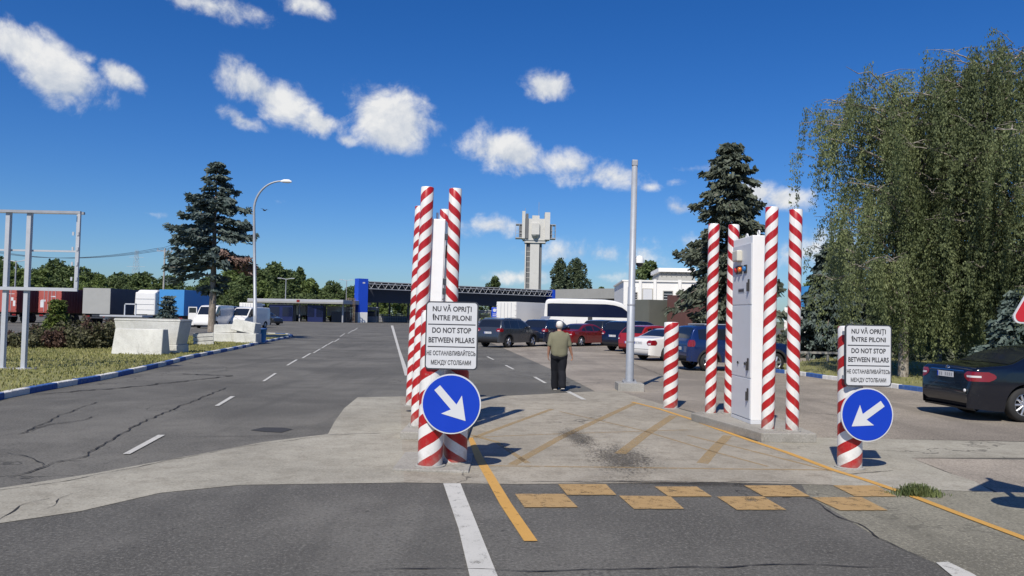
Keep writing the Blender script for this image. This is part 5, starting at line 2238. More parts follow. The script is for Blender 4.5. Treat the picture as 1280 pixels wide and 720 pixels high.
# low flatbed with rails
c = placeb(158, 79)
t = thing('flatbed_trailer', 'low flat trailer with a pale frame before the navy trailer side', 'trailer', c, 0)
mb = MB()
mb.box((0, 0, 1.05), (4.2, 2.3, .16))
mb.box((0, 0, .85), (4.0, .8, .24))
mb.build('deck', 'steel_lite', t)
mb = MB()
for x in (-.2, .9):
    mb.box((x, 0, 1.7), (.1, .1, 1.2))
mb.box((.35, 0, 2.25), (1.2, .1, .12))
mb.build('frame', 'steel_lite', t)
for x in (-1.1, 0):
    for y in (-.9, .9):
        wheel_set(t, x, y, .42, .3)
        kids(t)[-1].rotation_euler = (0, 0, R(90))

# white truck cab seen from behind left of the blue trailer
c = placeb(186, 86)
t = thing('truck_cab', 'white truck cab between the navy trailer and the blue trailer', 'truck', c, R(-4))
mb = MB()
mb.box((0, 0, 2.35), (2.35, 2.0, 2.5), 0, 0, (.96, .9))
mb.box((0, .2, 3.72), (2.3, 1.6, .30), 0, 0, (.9, .6))
cb = mb.build('cab', 'car_white', t, .12)
mb = MB()
for z in (1.7, 2.3, 2.9):
    mb.box((.0, -.995, z), (2.1, .02, .02))
mb.build('panel_seam', 'steel_grey', cb)
mb = MB()
for sg in (-1, 1):
    mb.box((sg * 1.19, .35, 2.75), (.03, .9, .8))
mb.build('side_window', 'glass', cb)
mb = MB()
mb.box((0, -.8, .95), (1.0, 5.0, .3))
mb.box((0, -1.6, 1.15), (.9, .9, .12))
mb.build('chassis', 'dark_steel', t)
for y in (-1.9, .5):
    for sg in (-1, 1):
        wheel_set(t, sg * 1.02, y)
for sg in (-1, 1):
    mb = MB()
    mb.box((sg * 1.38, .75, 2.7), (.18, .10, .7))
    mb.build('mirror', 'plastic', t)

trailer('box_truck', 'white box truck with closed rear doors left of the coach', placeb(633, 78), 34, 'car_white', 'wall_white', L=5.6, W=2.35, H=3.25, group='trucks at the checkpoint', cab='car_white')
trailer('box_trailer', 'plain olive grey box trailer in front of the white building', placeb(799, 62), 58, 'olive_box', 'olive_box', L=3.6, W=2.3, H=3.35, doors=False, group='trucks at the checkpoint')
trailer('box_truck', 'dark brown curtain truck below the white building windows', placeb(846, 60), 66, 'tarp_brown', 'tarp_brown', L=6.5, W=2.4, H=3.7, doors=False, group='trucks at the checkpoint', cab='car_white')
trailer('box_truck', 'white truck glimpsed between the rightmost striped pillar and the birch', placeb(1000, 58), 20, 'car_white', 'wall_white', L=5, W=2.2, H=2.9, group='trucks at the checkpoint', cab='car_white')
trailer('box_truck', 'white lorry parked under the low flat canopy between the dark blue kiosks', placeb(374, 153), 8, 'car_white', 'wall_white', L=6, W=2.5, H=3.1, group='trucks under the low canopy', cab='car_white')
trailer('box_truck', 'white lorry at the right end of the low flat canopy', placeb(416, 150), 8, 'car_white', 'wall_white', L=6, W=2.4, H=3.0, group='trucks under the low canopy', cab='car_white')
trailer('box_truck', 'pale lorry roof showing above the pale white van near the street lamp', placeb(308, 128), 0, 'wall_white', 'wall_white', L=4, W=2.4, H=3.1, group='trucks beyond the vans', cab='car_white')

# ------------------------------------------------------------------ trees
def spruce(name, label, loc, h, rad, start, mats, seed, trunk_r=.2, n_whorl=26, per=7, dens=110, leaf=.16, power=.85, drop=.5, trunkmat='bark_grey', gaps=0.0, vary=.24, extra=(), cat='spruce tree', group=None):
    rng = np.random.default_rng(seed)
    t = thing(name, label, cat, loc, rng.uniform(0, 6), group)
    if extra:
        t.rotation_euler = (0, 0, 0)
    mb = MB()
    mb.tube([(0, 0, -.05), (.02, .01, h * .25), (-.02, 0, h * .6), (0, 0, h * .97)], [trunk_r * 1.25, trunk_r, trunk_r * .6, .02], 10)
    C, U, V, I = [], [], [], []
    br = []
    for i in range(n_whorl):
        f = (i + rng.uniform(-.3, .3)) / n_whorl
        f = min(max(f, 0), .985)
        z = start + (h - start) * f
        rr = rad * (1 - f) ** power + .12
        for j in range(per):
            if rng.uniform() < gaps:
                continue
            a = 2 * math.pi * (j + rng.uniform(-.35, .35)) / per + i * 1.1
            br.append((a, z, rr * rng.uniform(.9 - vary, .9 + vary), 0))
    br += list(extra)
    for (a, z, r, mi) in br:
        dx, dy = math.cos(a), math.sin(a)
        sl = rng.uniform(.05, .22)
        dr = drop * rng.uniform(.7, 1.3)
        fz = lambda q: z + r * (sl * q - dr * q * q + (.14 if q > .85 else 0) * (q - .85) * 6)
        mb.tube([(0, 0, z), (dx * r * .5, dy * r * .5, fz(.5)), (dx * r * .92, dy * r * .92, fz(.92))], [.03 + .012 * r, .02 + .005 * r, .006], 4, cap=False)
        n = int(dens * (.25 + r / rad * .9))
        q = rng.uniform(.12, 1.0, n) ** .75
        wid = (.10 + .26 * r * (1 - q) ** .6 * .55 + .10) * rng.normal(0, .55, n)
        hang = -np.abs(rng.normal(0, .16, n)) * (.4 + .6 * r / rad)
        zz = z + r * (sl * q - dr * q * q + np.where(q > .85, (q - .85) * .84, 0))
        c = np.stack([dx * r * q - dy * wid, dy * r * q + dx * wid, zz + hang + .05], 1)
        tang = np.stack([np.full(n, dx), np.full(n, dy), sl - 2 * dr * q], 1) + rng.normal(0, .45, (n, 3))
        tang /= np.linalg.norm(tang, axis=1)[:, None]
        oth = rng.normal(0, 1, (n, 3))
        oth -= tang * (oth * tang).sum(1)[:, None]
        oth /= np.linalg.norm(oth, axis=1)[:, None]
        s = leaf * rng.uniform(.55, 1.25, n)[:, None]
        C.append(c)
        V.append(tang * s)
        U.append(oth * s * .38)
        I.append(np.full(n, mi))
    mb.build('trunk', trunkmat, t)
    quads_obj('crown', np.concatenate(C), np.concatenate(U), np.concatenate(V), mats, t, np.concatenate(I))
    return t


g = P(264, 420, 50)
ang = lambda d: R(d)
spruce('blue_spruce', 'tall blue spruce with a bare lower trunk and drooping brown branch at the left', (g.x, 50, .05), 11.3, 2.6, 4.7, ['needle_blue', 'needle_brown'], 11, .2, 19, 6, 170, .17, .62, .30, gaps=.26, vary=.42,
       extra=[(R(-25), 5.0, 3.0, 1), (R(-12), 4.8, 3.0, 1), (R(2), 4.7, 2.6, 1), (R(-50), 5.3, 2.0, 1), (R(205), 4.5, 2.5, 0), (R(190), 4.4, 3.0, 0), (R(182), 4.0, 2.9, 0), (R(215), 4.9, 2.6, 0), (R(182), 5.4, 3.0, 0), (R(-5), 6.7, 2.8, 0), (R(188), 7.0, 3.0, 0), (R(-10), 8.4, 2.4, 0), (R(175), 9.0, 1.9, 0), (R(20), 3.4, .9, 0), (R(200), 3.2, .9, 0), (R(330), 3.0, .8, 0), (R(150), 2.9, .8, 0), (R(60), 3.9, 1.1, 0), (R(-60), 3.9, 1.3, 0)])
g = P(908, 440, 39)
spruce('dark_spruce', 'tall dark spruce reaching the ground behind the right island pillars', (g.x, 39, .0), 10.9, 2.75, .5, ['needle_dark'], 12, .18, 34, 8, 130, .15, .52, .42, gaps=.12, vary=.36)
g = P(1047, 440, 40)
spruce('blue_spruce', 'broad bluish spruce filling the gap left of the weeping birch', (g.x, 41, .0), 6.2, 2.4, .3, ['needle_blue'], 13, .16, 22, 8, 130, .15, .75, .45)
g = P(1066, 440, 47)
spruce('dark_spruce', 'dark pointed spruce showing its top behind the left edge of the birch', (g.x, 48, 0), 7.6, 2.2, .4, ['needle_dark'], 14, .16, 24, 7, 120, .15, .8, .42)
g = P(1292, 430, 22)
spruce('blue_spruce', 'pale blue spruce behind the dark saloon at the right edge', (g.x, 22.5, .05), 2.9, 1.5, .2, ['needle_pale'], 15, .08, 14, 7, 110, .11, .8, .3)
for px, Y, h, sd, lb in ((1110, 43, 5.2, 16, 'added dense spruce making the shade under the left birch'), (1180, 39, 5.0, 17, 'added dense spruce making the shade between the birch trunks'), (1250, 37, 5.6, 18, 'added dense spruce making the shade under the right birch')):
    g = P(px, 430, Y)
    spruce('dark_spruce', lb, (g.x, Y, 0), h, 2.3, .2, ['needle_dark'], sd, .14, 18, 7, 110, .16, .6, .4)  # dense spruces added to give the deep shade beneath the birches
g = P(210, 440, 36)
spruce('spruce_sapling', 'small spruce sapling poking up behind the largest concrete block', (P(210, 400, 38).x, 38, .08), 2.45, .85, .3, ['needle_blue'], 19, .04, 11, 6, 60, .09, .8, .2)
spruce('spruce_sapling', 'small green sapling rising from the shrub bed in front of the red containers', (P(71, 400, 36).x, 36, .08), 2.2, .55, .5, ['leaf_hedge'], 20, .04, 10, 6, 55, .09, .6, .2)


def birch(name, label, loc, h, spread, seed, mat, lean=0.0, n_limb=34, strand_len=2.4, low=.22, trunkmat='bark_limb', extra=()):
    rng = np.random.default_rng(seed)
    t = thing(name, label, 'birch tree', loc)
    tk = MB()
    tr = [(0, 0, -.05), (lean * .3, .05, h * .25), (lean * .7, 0, h * .5), (lean, .1, h * .75), (lean * 1.1, 0, h * .96)]
    tk.tube(tr, [.17, .14, .11, .07, .02], 12)
    tr = [Vector(p) for p in tr]

    def at(f):
        q = f * (len(tr) - 1) / .96
        i = min(int(q), len(tr) - 2)
        return tr[i].lerp(tr[i + 1], min(1, q - i))
    C, U, V = [], [], []
    limbs = MB()
    for i in range(n_limb + len(extra)):
        f = low + (.93 - low) * (i + rng.uniform(0, 1)) / n_limb
        a = i * 2.399 + rng.uniform(-.4, .4)
        p0 = at(f)
        prof = 1.0 if f < .72 else 1.0 - (f - .72) * 2.2
        ln = spread * prof * rng.uniform(.65, 1.12) * (.74 if f < .55 else 1.0)
        up = rng.uniform(.55, 1.25) * (1.25 if f > .45 else 1)
        if i >= n_limb:
            f, a, ln, up = extra[i - n_limb]
            p0 = at(f)
        d = Vector((math.cos(a), math.sin(a), 0))
        pts, side = [], Vector((-d.y, d.x, 0)) * rng.uniform(-.3, .3)
        for k in range(7):
            q = k / 6
            pts.append(p0 + d * ln * q + side * ln * q * q + Vector((0, 0, ln * up * (q - .55 * q * q))))
        zmax = h + .2
        for p in pts:
            p.z = min(p.z, zmax - .1 * rng.uniform(0, 4))
        limbs.tube(pts, [.055, .045, .036, .028, .02, .013, .006], 6, cap=False)
        twigs = [(pts[k].lerp(pts[k + 1], rng.uniform()), q2) for q2 in range(9 if f < .62 else 6) for k in [int(rng.integers(1, 6))]]
        for p, _ in twigs:
            aa = rng.uniform(0, 6.28)
            tl = rng.uniform(.3, 1.0)
            e = p + Vector((math.cos(aa) * tl, math.sin(aa) * tl, rng.uniform(-.05, .35)))
            limbs.tube([p, p.lerp(e, .5) + Vector((0, 0, .08)), e], [.014, .010, .005], 4, cap=False)
            cl = strand_len * rng.uniform(.35, 1.25)
            for s in range(int(rng.integers(3, 6))):
                st = p.lerp(e, rng.uniform(.55, 1.0))
                sl = min(cl * rng.uniform(.55, 1.05), st.z - .5 * rng.uniform(.6, 2.0))
                if sl < .2:
                    continue
                n = int(sl / .019)
                q = rng.uniform(0, 1, n)
                q = np.clip(q + .035 * np.sin(q * sl * 21 + rng.uniform(0, 6)), 0, 1)
                bx, by = rng.normal(-.08, .16) + .1 * math.cos(aa), rng.normal(0, .16) + .1 * math.sin(aa)
                sp = .035 + .05 * (1 - q)
                c = np.stack([st.x + bx * q + rng.normal(0, 1, n) * sp, st.y + by * q + rng.normal(0, 1, n) * sp, st.z - sl * q + rng.normal(0, .03, n)], 1)
                ax = np.stack([rng.normal(0, .4, n), rng.normal(0, .4, n), -np.ones(n)], 1)
                ax /= np.linalg.norm(ax, axis=1)[:, None]
                o_ = rng.normal(0, 1, (n, 3))
                o_ -= ax * (o_ * ax).sum(1)[:, None]
                o_ /= np.linalg.norm(o_, axis=1)[:, None]
                sc = .029 * rng.uniform(.6, 1.3, n)[:, None]
                C.append(c)
                V.append(ax * sc)
                U.append(o_ * sc * .62)
    tk.build('trunk', trunkmat, t)
    limbs.build('limbs', 'bark_limb', t)
    quads_obj('crown', np.concatenate(C), np.concatenate(U), np.concatenate(V), [mat], t)
    return t


M['bark_limb'] = bark('bark_limb', (.34, .31, .27), (.13, .11, .09), 6, 1)
g = P(1142, 430, 26.5)
birch('weeping_birch', 'left weeping birch with a broad crown of long hanging branches', (g.x - .35, 26.5, .05), 9.9, 3.7, 31, 'leaf_birch', .2, 52, 2.3, .17, extra=[(.66, R(176), 3.7, .75), (.72, R(188), 3.5, .70), (.78, R(170), 3.4, .62), (.82, R(195), 3.1, .55), (.86, R(180), 2.9, .5), (.88, R(160), 2.6, .45), (.82, R(5), 2.9, .5), (.87, R(-15), 2.7, .45), (.75, R(20), 3.0, .6)])
g = P(1250, 430, 24.5)
birch('weeping_birch', 'tallest weeping birch at the right edge above the dark saloon', (g.x, 24.5, .05), 10.6, 2.9, 32, 'leaf_birch2', -.35, 52, 2.7, trunkmat='bark_birch')
g = P(1190, 430, 29)
birch('weeping_birch', 'weeping birch standing behind the two nearer birches', (g.x, 30.0, .05), 9.0, 3.2, 33, 'leaf_birch2', 0, 44, 3.0, .16)
birch('weeping_birch', 'weeping birch beyond the right edge of the picture', (15.9, 21.0, .05), 8.0, 2.6, 34, 'leaf_birch', 0, 30, 2.6)


def leafy_mesh(h, w, seed, mat, n=4200, leaf=.24, trunk=.22, low=.18, lobes=13, tall=False):
    """returns (trunk object, crown object) as children of a fresh Empty"""
    rng = np.random.default_rng(seed)
    t = thing('leafy_tree', None, None)
    mb = MB()
    mb.tube([(0, 0, -.1), (.1, 0, h * .3), (0, .1, h * .65)], [trunk * 1.3, trunk, trunk * .4], 8)
    for k in range(6):
        a = k * 2.4
        z0 = h * (low + .12 + .07 * k)
        mb.tube([(.05, 0, z0), (math.cos(a) * w * .2, math.sin(a) * w * .2, z0 + h * .1), (math.cos(a) * w * .34, math.sin(a) * w * .34, z0 + h * .16)], [trunk * .5, trunk * .3, .03], 5, cap=False)
    mb.build('trunk', 'bark_dark', t)
    C = []
    for k in range(lobes):
        f = (k + .5) / lobes
        z = h * (low + (.93 - low) * f)
        rad = w * .5 * math.sin(math.pi * (.16 + .80 * f)) ** .7
        a = k * 2.399 + rng.uniform(-.5, .5)
        off = rad * rng.uniform(.25, .75)
        r = (w * .5 - 0) * rng.uniform(.36, .58) * (1 - .35 * f)
        rz_ = r * (1.6 if tall else .85)
        m = int(n / lobes)
        d = rng.normal(size=(m, 3))
        d /= np.linalg.norm(d, axis=1)[:, None]
        q = rng.uniform(.45, 1.0, m) ** .5 * rng.uniform(.85, 1.18, m)
        C.append(np.stack([math.cos(a) * off + d[:, 0] * q * r, math.sin(a) * off + d[:, 1] * q * r, z + d[:, 2] * q * rz_], 1))
    C = np.concatenate(C)
    C = C[C[:, 2] > .1]
    C[:, 2] = np.minimum(C[:, 2], h * 1.02)
    u, v = rand_axes(len(C), leaf, rng)
    quads_obj('crown', C, u, v, [mat], t)
    return t


WG = 'trees of the wood behind the parked trucks'
WLAB = ['dense mid green tree in the wood behind the parked trailers', 'round bushy dark green tree in the wood behind the parked trailers', 'tall narrow dark tree rising from the wood behind the parked trailers', 'low spreading tree at the edge of the wood behind the parked trailers']
VAR = [leafy_mesh(12, 9.0, 41, 'leaf_wood', 5200, .27), leafy_mesh(11, 10, 42, 'leaf_wood2', 5200, .28, lobes=15), leafy_mesh(14, 5.0, 43, 'leaf_wood2', 4200, .24, lobes=14, tall=True), leafy_mesh(8, 9, 44, 'leaf_wood', 4200, .26, low=.05)]
VH = [12, 11, 14, 8]
for v_, lb in zip(VAR, WLAB):
    tag(v_, lb, 'tree', WG)
TL = [(-260, 318), (-100, 316), (0, 319), (30, 322), (60, 329), (100, 336), (150, 341), (170, 338), (186, 335), (200, 345), (245, 349), (270, 338), (300, 331), (330, 321), (346, 325), (366, 340), (400, 351), (440, 353)]
tx, ty = [p[0] for p in TL], [p[1] for p in TL]
rng = np.random.default_rng(77)
first = [True] * 4
spots = []
for row, (Y, st, k) in enumerate(((205, 27, 1.0), (186, 25, .93), (172, 29, .70))):
    px = -240 + row * 9
    while px < 452:
        spots.append((px + rng.uniform(-6, 6), Y + rng.uniform(-6, 6), k))
        px += st * rng.uniform(.75, 1.25)
spots.append((374, 196, 'tall'))
for px, Y, k in spots:
    tall = k == 'tall'
    yt = 333.5 if tall else np.interp(px, tx, ty) + rng.uniform(-3, 9)
    hh = zat(yt, Y, px)
    if not tall:
        hh *= k * rng.uniform(.92, 1.05)
    i = 2 if tall else int(rng.choice([0, 1, 0, 1, 3] if k < .9 else [0, 1, 0, 1]))
    sc = hh / VH[i]
    p = P(px, 390, Y)
    wx = 1 if tall else rng.uniform(.9, 1.25)
    o = VAR[i] if first[i] else dup(VAR[i])
    first[i] = False
    o.location = (p.x, Y, -.05)
    o.rotation_euler = (0, 0, rng.uniform(0, 6.28))
    o.scale = (sc * wx if not tall else 1.1, sc * wx if not tall else 1.1, sc)
CG = 'trees seen under and over the checkpoint canopy'
for px, Y, h, i, lb in ((485, 232, 8.5, 0, 0), (510, 240, 9, 1, 0), (545, 236, 9, 0, 0), (470, 245, 8, 3, 0), (590, 236, 9, 1, 0), (640, 240, 9, 0, 0), (520, 228, 6, 3, 0), (670, 245, 9, 1, 0), (720, 236, 9.5, 1, 0)):
    p = P(px, 390, Y)
    s1 = h / VH[i]
    dup(VAR[i], (p.x, Y, 0), rng.uniform(0, 6), (s1 * 1.2, s1 * 1.2, s1), 'green tree far behind the checkpoint canopy', CG)


def single(px, Y, ytop, w, seed, mat, label, n=5200, leaf=.26, tall=False, low=.15):
    p = P(px, 390, Y)
    h = zat(ytop, Y, px)
    t = leafy_mesh(h, w, seed, mat, n, leaf, low=low, lobes=16, tall=tall)
    t.location = (p.x, Y, -.05)
    tag(t, label, 'tree')
    t.name = 'poplar_tree' if tall else 'leafy_tree'
    return t


single(699, 205, 324, 6.6, 51, 'leaf_poplar', 'left one of two dense poplars right of the control tower', 6500, .26, True)
single(720, 207, 323, 7.6, 52, 'leaf_poplar', 'right one of two dense poplars right of the control tower', 6500, .26, True)
single(618, 215, 343, 5.5, 53, 'leaf_wood2', 'small round treetop above the canopy left of the control tower', 3200, .26)
single(808, 118, 325, 6.6, 54, 'leaf_wood2', 'broad green tree rising behind the white building', 6500, .2)
single(752, 190, 357, 4.0, 55, 'leaf_wood2', 'small dark treetop above the grey roof edge right of the poplars', 2200, .22)
single(905, 122, 330, 9, 56, 'leaf_wood2', 'leafy tree behind the dark spruce beyond the white building', 5200, .24)
single(1030, 95, 345, 9, 57, 'leaf_wood2', 'leafy tree beyond the gap left of the birches', 5200, .24, low=.05)
for k_, (px, Y, yt, w) in enumerate(((1120, 70, 330, 9), (1200, 66, 320, 9), (1285, 62, 315, 9), (1370, 58, 300, 9))):
    single(px, Y, yt, w, 60 + k_, 'leaf_wood2', ('leafy tree far behind the left birch', 'leafy tree far behind the middle birch', 'leafy tree far behind the tallest birch', 'leafy tree beyond the right edge behind the birches')[k_], 4500, .22, low=.03)


def shrub(label, px, Y, w, d, h, seed, mat, n=1500, leaf=.05, z=.08, name='shrub', cat='shrub', group=None, stems=14):
    rng = np.random.default_rng(seed)
    p = P(px, 400, Y)
    t = thing(name, label, cat, (p.x, Y, z), 0, group)
    mb = MB()
    C = []
    for k in range(stems):
        x, y = rng.uniform(-.5, .5) * w, rng.uniform(-.5, .5) * d
        hh = h * rng.uniform(.55, 1.08) * (1 - .5 * abs(2 * x / w) ** 2)
        e = Vector((x * 1.1 + rng.normal(0, .1), y * 1.1, hh))
        mb.tube([(x * .7, y * .7, 0), (x * .9, y * .9, hh * .5), e], [.014, .010, .004], 4, cap=False)
        m = n // stems
        q = rng.uniform(.1, 1.0, m)
        C.append(np.stack([x * (.7 + .4 * q) + rng.normal(0, .13, m) * (.5 + w * .2), y * (.7 + .4 * q) + rng.normal(0, .13, m) * (.5 + d * .2), hh * q + rng.normal(0, .05, m)], 1))
    mb.build('stems', 'bark_dark', t)
    C = np.concatenate(C)
    C[:, 2] = np.maximum(C[:, 2], .02)
    u, v = rand_axes(len(C), leaf, rng)
    quads_obj('foliage', C, u, v, [mat], t)
    return t


SG = 'dark shrubs in the bed behind the frame'
SL_ = [(14, 34, .75), (33, 33, .8), (52, 34.5, .95), (68, 33.5, .9), (84, 34.5, 1.15), (100, 33.5, 1.0), (116, 34.5, 1.3), (131, 34, 1.15), (143, 35, 1.1), (43, 37, .9), (75, 37, 1.1), (108, 37.5, 1.3), (137, 38, 1.3)]
for k_, (px, Y, h) in enumerate(SL_):
    front_ = Y < 36
    shrub('dark %s shrub in the bed between the frame posts and the concrete blocks' % ('green' if k_ % 3 else 'reddish'), px, Y, 1.0, 1.0, h, 100 + k_, 'leaf_shrub' if k_ % 3 else 'leaf_rose', 1500, .055, group=SG)
shrub('bright green rounded bush between the canopy and the first dark grey SUV', 609, 66, 1.3, 1.3, 1.75, 120, 'leaf_hedge', 3600, .09, 0, 'bush', 'bush', stems=40)
shrub('leafy hedge behind the right striped pillars before the white truck', 1012, 50, 3.2, 1.5, 1.9, 121, 'leaf_hedge', 5000, .10, 0, 'hedge', 'hedge', stems=60)
shrub('small dark shrub at the end of the right verge by the low rail', 985, 46, 1.5, 1.0, 1.3, 122, 'leaf_shrub', 2200, .08, 0, stems=30)

# right background: low rail, cream wall panels, blue banner
p0, p1 = P(985, 452, 36), P(1085, 456, 36)
t = thing('low_rail', 'low weathered rail with short posts behind the right grass verge', 'fence', (p0.x, 36, .05), 0)
mb = MB()
mb.box(((p1.x - p0.x) / 2, 0, .42), (p1.x - p0.x, .06, .10))
mb.build('rail', 'concrete_grey', t)
for k in range(5):
    mb = MB()
    mb.box(((p1.x - p0.x) * k / 4, .05, .22), (.10, .10, .46))
    mb.build('post', 'concrete_grey', t)
t = thing('boundary_wall', 'broken cream coloured wall glimpsed under the birches behind the dark saloon', 'wall', (P(1190, 430, 46).x, 46, 0), R(-3))
mb = MB()
for k in range(9):
    mb.box((-8 + k * 2.0, 0, .8), (1.7, .14, 1.5))
mb.build('panel', 'wall_white', t)
mb = MB()
for k in range(10):
    mb.box((-9 + k * 2.0, -.05, .9), (.26, .26, 1.8))
mb.build('post', 'concrete_grey', t)
p = P(1010, 366, 48)
t = thing('blue_banner', 'blue tarpaulin banner stretched between poles left of the birch', 'banner', (p.x, 48, 0))
mb = MB()
n_ = 10
for i in range(n_):
    for k in range(2):
        pass
vs, fs = [], []
for i in range(n_ + 1):
    f = i / n_
    for k in range(5):
        q = k / 4
        vs.append(((f - .5) * 1.9, .12 * math.sin(f * 7 + q * 2), 2.9 + (1.1 + .35 * f) * q - .12 * math.sin(f * 3.14)))
for i in range(n_):
    for k in range(4):
        fs.append((i * 5 + k, (i + 1) * 5 + k, (i + 1) * 5 + k + 1, i * 5 + k + 1))
mb.add(vs, fs, 0, True)
mb.build('cloth', 'tarp_blue', t)
for s in (-1, 1):
    mb = MB()
    mb.tube([(s * .97, 0, 0), (s * .97, 0, 4.4)], .04, 8)
    mb.build('pole', 'steel_grey', t)

# ------------------------------------------------------------------ the walking man
gp = G(698, 488)
man = thing('person', 'man in a khaki t-shirt, dark trousers and white cap walking away along the lane', 'person', (gp.x, gp.y, .001), R(3))


def organic(name, mb, vox, sm, mat, parent):
    o = mb.build(name, mat, parent)
    r_ = o.modifiers.new('remesh', 'REMESH')
    r_.mode = 'VOXEL'
    r_.voxel_size = vox
    r_.use_smooth_shade = True
    if sm:
        s__ = o.modifiers.new('smooth', 'SMOOTH')
        s__.factor = .5
        s__.iterations = sm
    return bake(o)


J = dict(hipL=(-.10, .0, .90), hipR=(.10, .0, .90), kneeL=(-.085, .12, .50), kneeR=(.08, .0, .48), ankL=(-.075, .17, .10), ankR=(.075, -.20, .155),
         shL=(-.185, 0, 1.375), shR=(.185, 0, 1.375), elL=(-.255, -.03, 1.12), elR=(.262, -.02, 1.12), wrL=(-.265, .07, .88), wrR=(.335, .06, .89))


def chest(mb, g):
    """smooth oval trunk from the hips to the neck; g = growth"""
    lv = [(.84, .150, .105, -.010), (.90, .185, .128, -.012), (.98, .200, .142, -.004), (1.06, .203, .150, .004), (1.14, .205, .148, .002), (1.22, .212, .140, -.004), (1.30, .222, .132, -.008),
          (1.37, .218, .115, -.008), (1.42, .175, .092, -.006), (1.455, .110, .072, -.004), (1.48, .062, .055, -.002)]
    n = 28
    vs, fs = [], []
    for z, rx, ry, cy in lv:
        for k in range(n):
            a = 2 * math.pi * k / n
            c_, s_ = math.cos(a), math.sin(a)
            q = .82
            vs.append(((rx + g) * math.copysign(abs(c_) ** q, c_), cy + (ry + g) * math.copysign(abs(s_) ** q, s_), z + (g * .6 if z > 1.4 else 0)))
    for i in range(len(lv) - 1):
        for k in range(n):
            fs.append((i * n + k, i * n + (k + 1) % n, (i + 1) * n + (k + 1) % n, (i + 1) * n + k))
    fs.append(tuple(range(n - 1, -1, -1)))
    fs.append(tuple(range((len(lv) - 1) * n, len(lv) * n)))
    mb.add(vs, fs, 0, True)


mb = MB()
chest(mb, 0)
for s in 'LR':
    mb.cone(J['sh' + s], .065, J['el' + s], .043, 14)
    mb.cone(J['el' + s], .045, J['wr' + s], .028, 14)
    mb.cone(J['hip' + s], .095, J['knee' + s], .058, 14)
    mb.cone(J['knee' + s], .058, J['ank' + s], .038, 14)
    a_ = Vector(J['ank' + s])
    mb.cone(a_ + Vector((0, -.03, -.05)), .036, a_ + Vector((0, .14, -.065)), .03, 12)
    # hand: palm, four bent fingers, thumb
    w = Vector(J['wr' + s])
    fdir = (w - Vector(J['el' + s])).normalized()
    fdir = (fdir + Vector((0, .05, -.35))).normalized()
    side = -1 if s == 'L' else 1
    nrm = Vector((side, 0, 0))
    nrm = (nrm - fdir * nrm.dot(fdir)).normalized()
    acr = fdir.cross(nrm).normalized()
    if acr.y < 0:
        acr = -acr
    for q in (-.027, -.009, .009, .027):
        mb.cone(w + acr * q * .7, .016, w + fdir * .085 + acr * q, .0125, 10)
    for q, ln in zip((-.030, -.010, .010, .030), (.062, .078, .082, .070)):
        k0 = w + fdir * .085 + acr * q
        k1 = k0 + (fdir * .85 - nrm * .35).normalized() * ln * .5
        k2 = k1 + (fdir * .55 - nrm * .8).normalized() * ln * .45
        mb.cone(k0, .0092, k1, .0085, 8)
        mb.cone(k1, .0085, k2, .0075, 8)
    t0 = w + fdir * .025 + acr * .022
    t1 = t0 + (acr * .7 + fdir * .7).normalized() * .045
    t2 = t1 + (fdir * .9 + acr * .15 - nrm * .3).normalized() * .035
    mb.cone(t0, .014, t1, .011, 8)
    mb.cone(t1, .011, t2, .009, 8)
mb.cone((0, -.01, 1.42), .062, (0, .01, 1.53), .056, 14)
mb.ball((0, .015, 1.625), (.077, .098, .112), 24)
mb.ball((0, .035, 1.565), (.058, .072, .06), 16)
mb.cone((0, .105, 1.635), .012, (0, .128, 1.60), .017, 10)
mb.cone((-.022, .105, 1.565), .009, (.022, .105, 1.565), .009, 8)
mb.cone((-.03, .10, 1.65), .014, (.03, .10, 1.65), .014, 8)
for s in (-1, 1):
    mb.ball((s * .079, .0, 1.615), (.013, .022, .034), 12)
organic('body', mb, .0055, 2, 'skin', man)
for s in (-1, 1):
    mb = MB()
    mb.ball((s * .032, .098, 1.632), .012, 10)
    mb.build('eye', 'sign_white', man)

mb = MB()
chest(mb, .018)
for s in 'LR':
    a_, b_ = Vector(J['sh' + s]), Vector(J['el' + s])
    mb.cone(a_, .085, a_.lerp(b_, .80), .070, 14)
    mb.cone(a_.lerp(b_, .2), .084, a_.lerp(b_, .86), .072, 14)
o = organic('t_shirt', mb, .011, 5, 'khaki', man)
# rumples in the cloth
rng = np.random.default_rng(3)
co = np.empty(len(o.data.vertices) * 3, np.float32)
o.data.vertices.foreach_get('co', co)
co = co.reshape(-1, 3)
no = np.array([v.normal[:] for v in o.data.vertices])
wv = np.sin(co[:, 2] * 13 - co[:, 0] * 21 + 2 * np.sin(co[:, 0] * 11 + co[:, 2] * 5)) * .0035
co += no * wv[:, None]
o.data.vertices.foreach_set('co', co.ravel())
o.data.update()
mb = MB()
mb.cone((-.085, 0, .93), .125, (.085, 0, .93), .125, 16)
mb.cone((-.08, -.015, .86), .125, (.08, -.015, .86), .125, 16)
for s in 'LR':
    h_, k_, a_ = (Vector(J[q + s]) for q in ('hip', 'knee', 'ank'))
    mb.cone(h_, .122, k_, .102, 16)
    mb.cone(k_, .102, a_.lerp(k_, -.06), .094, 16)
o = organic('trousers', mb, .011, 4, 'trouser', man)
co = np.empty(len(o.data.vertices) * 3, np.float32)
o.data.vertices.foreach_get('co', co)
co = co.reshape(-1, 3)
no = np.array([v.normal[:] for v in o.data.vertices])
co += no * (np.sin(co[:, 2] * 17 + co[:, 0] * 46) * .004 * (co[:, 2] < .8))[:, None]
o.data.vertices.foreach_set('co', co.ravel())
o.data.update()
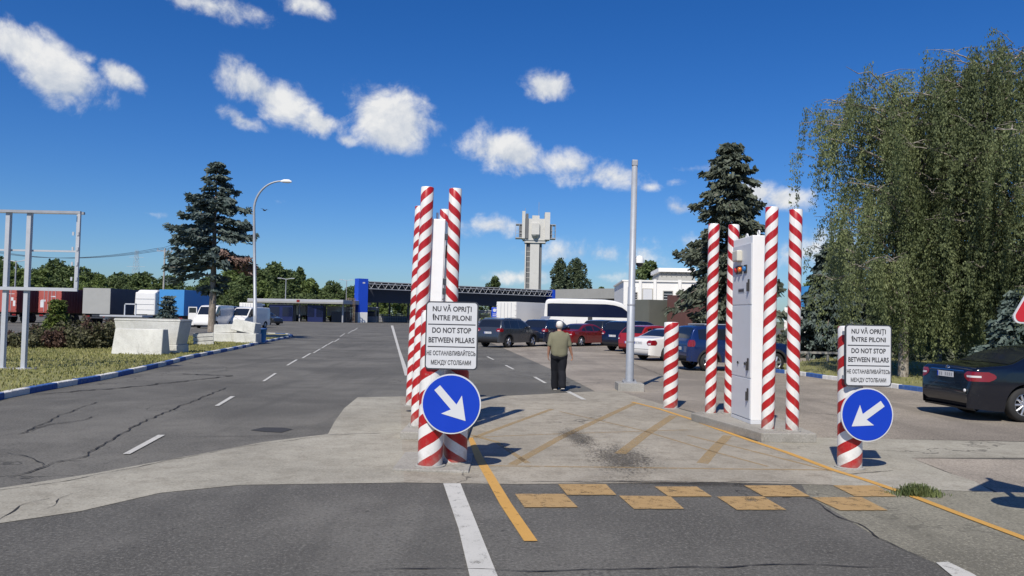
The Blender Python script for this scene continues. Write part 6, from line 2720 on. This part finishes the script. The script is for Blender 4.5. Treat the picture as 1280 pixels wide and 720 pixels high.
for s in 'LR':
    a_ = Vector(J['ank' + s])
    mb = MB()
    lift = a_.z - .10
    mb.cone(a_ + Vector((0, -.035, -.045)), .048, a_ + Vector((.005, .09, -.052)), .047, 14)
    mb.cone(a_ + Vector((.005, .09, -.06)), .045, a_ + Vector((.005, .16, -.066)), .036, 14)
    sh = organic('shoe', mb, .008, 3, 'shoe', man)
    mb = MB()
    mb.box((a_.x + .003, a_.y + .055, lift + .008 + .004), (.088, .29, .022))
    mb.build('sole', 'sole', sh, .01)
mb = MB()
for q in range(1):
    mb.lathe([(.085, 1.625), (.089, 1.655), (.086, 1.69), (.070, 1.725), (.04, 1.745), (.002, 1.75)], 24, c=(0, 0, 0))
mb.v = [Vector((p.x * .98, p.y * 1.2 + .012, p.z)) for p in mb.v]
brim = []
for k in range(13):
    a = R(180 * k / 12)
    brim.append((.085 * math.cos(a), .09 + .10 * math.sin(a)))
plv = [(x, y, 1.655 - .10 * max(0, y - .09)) for x, y in brim] + [(x, y, 1.645 - .10 * max(0, y - .09)) for x, y in brim]
mb.add(plv, [tuple(range(13)), tuple(range(25, 12, -1))] + [(i, 13 + i, 14 + i, i + 1) for i in range(12)])
mb.build('cap', 'cap', man)
mb = MB()
mb.ball((0, -.002, 1.605), (.0805, .094, .065), 20)
mb.build('hair', 'hair', man)

# bird in the sky beside the street lamp
p = P(331, 263, 60)
mb = MB()
mb.ball((0, 0, 0), (.05, .17, .05), 12)
mb.cone((0, .15, .02), .04, (0, .22, .03), .025, 8)
for s in (-1, 1):
    mb.add([(s * .03, .08, .02), (s * .22, .10, .13), (s * .42, -.05, .05), (s * .2, -.07, .10), (s * .03, -.08, .02), (s * .03, .0, .035)], [(0, 1, 2, 3, 4), (4, 3, 2, 1, 0)])
mb.add([(-.03, -.14, 0), (.03, -.14, 0), (.06, -.28, 0), (-.06, -.28, 0), (0, -.2, .012)], [(0, 1, 2, 3), (3, 2, 1, 0)])
o = mb.build('bird', 'black')
o.location = p
o.rotation_euler = (0, 0, R(50))
tag(o, 'tiny dark bird flying in the sky right of the curved street lamp', 'bird')
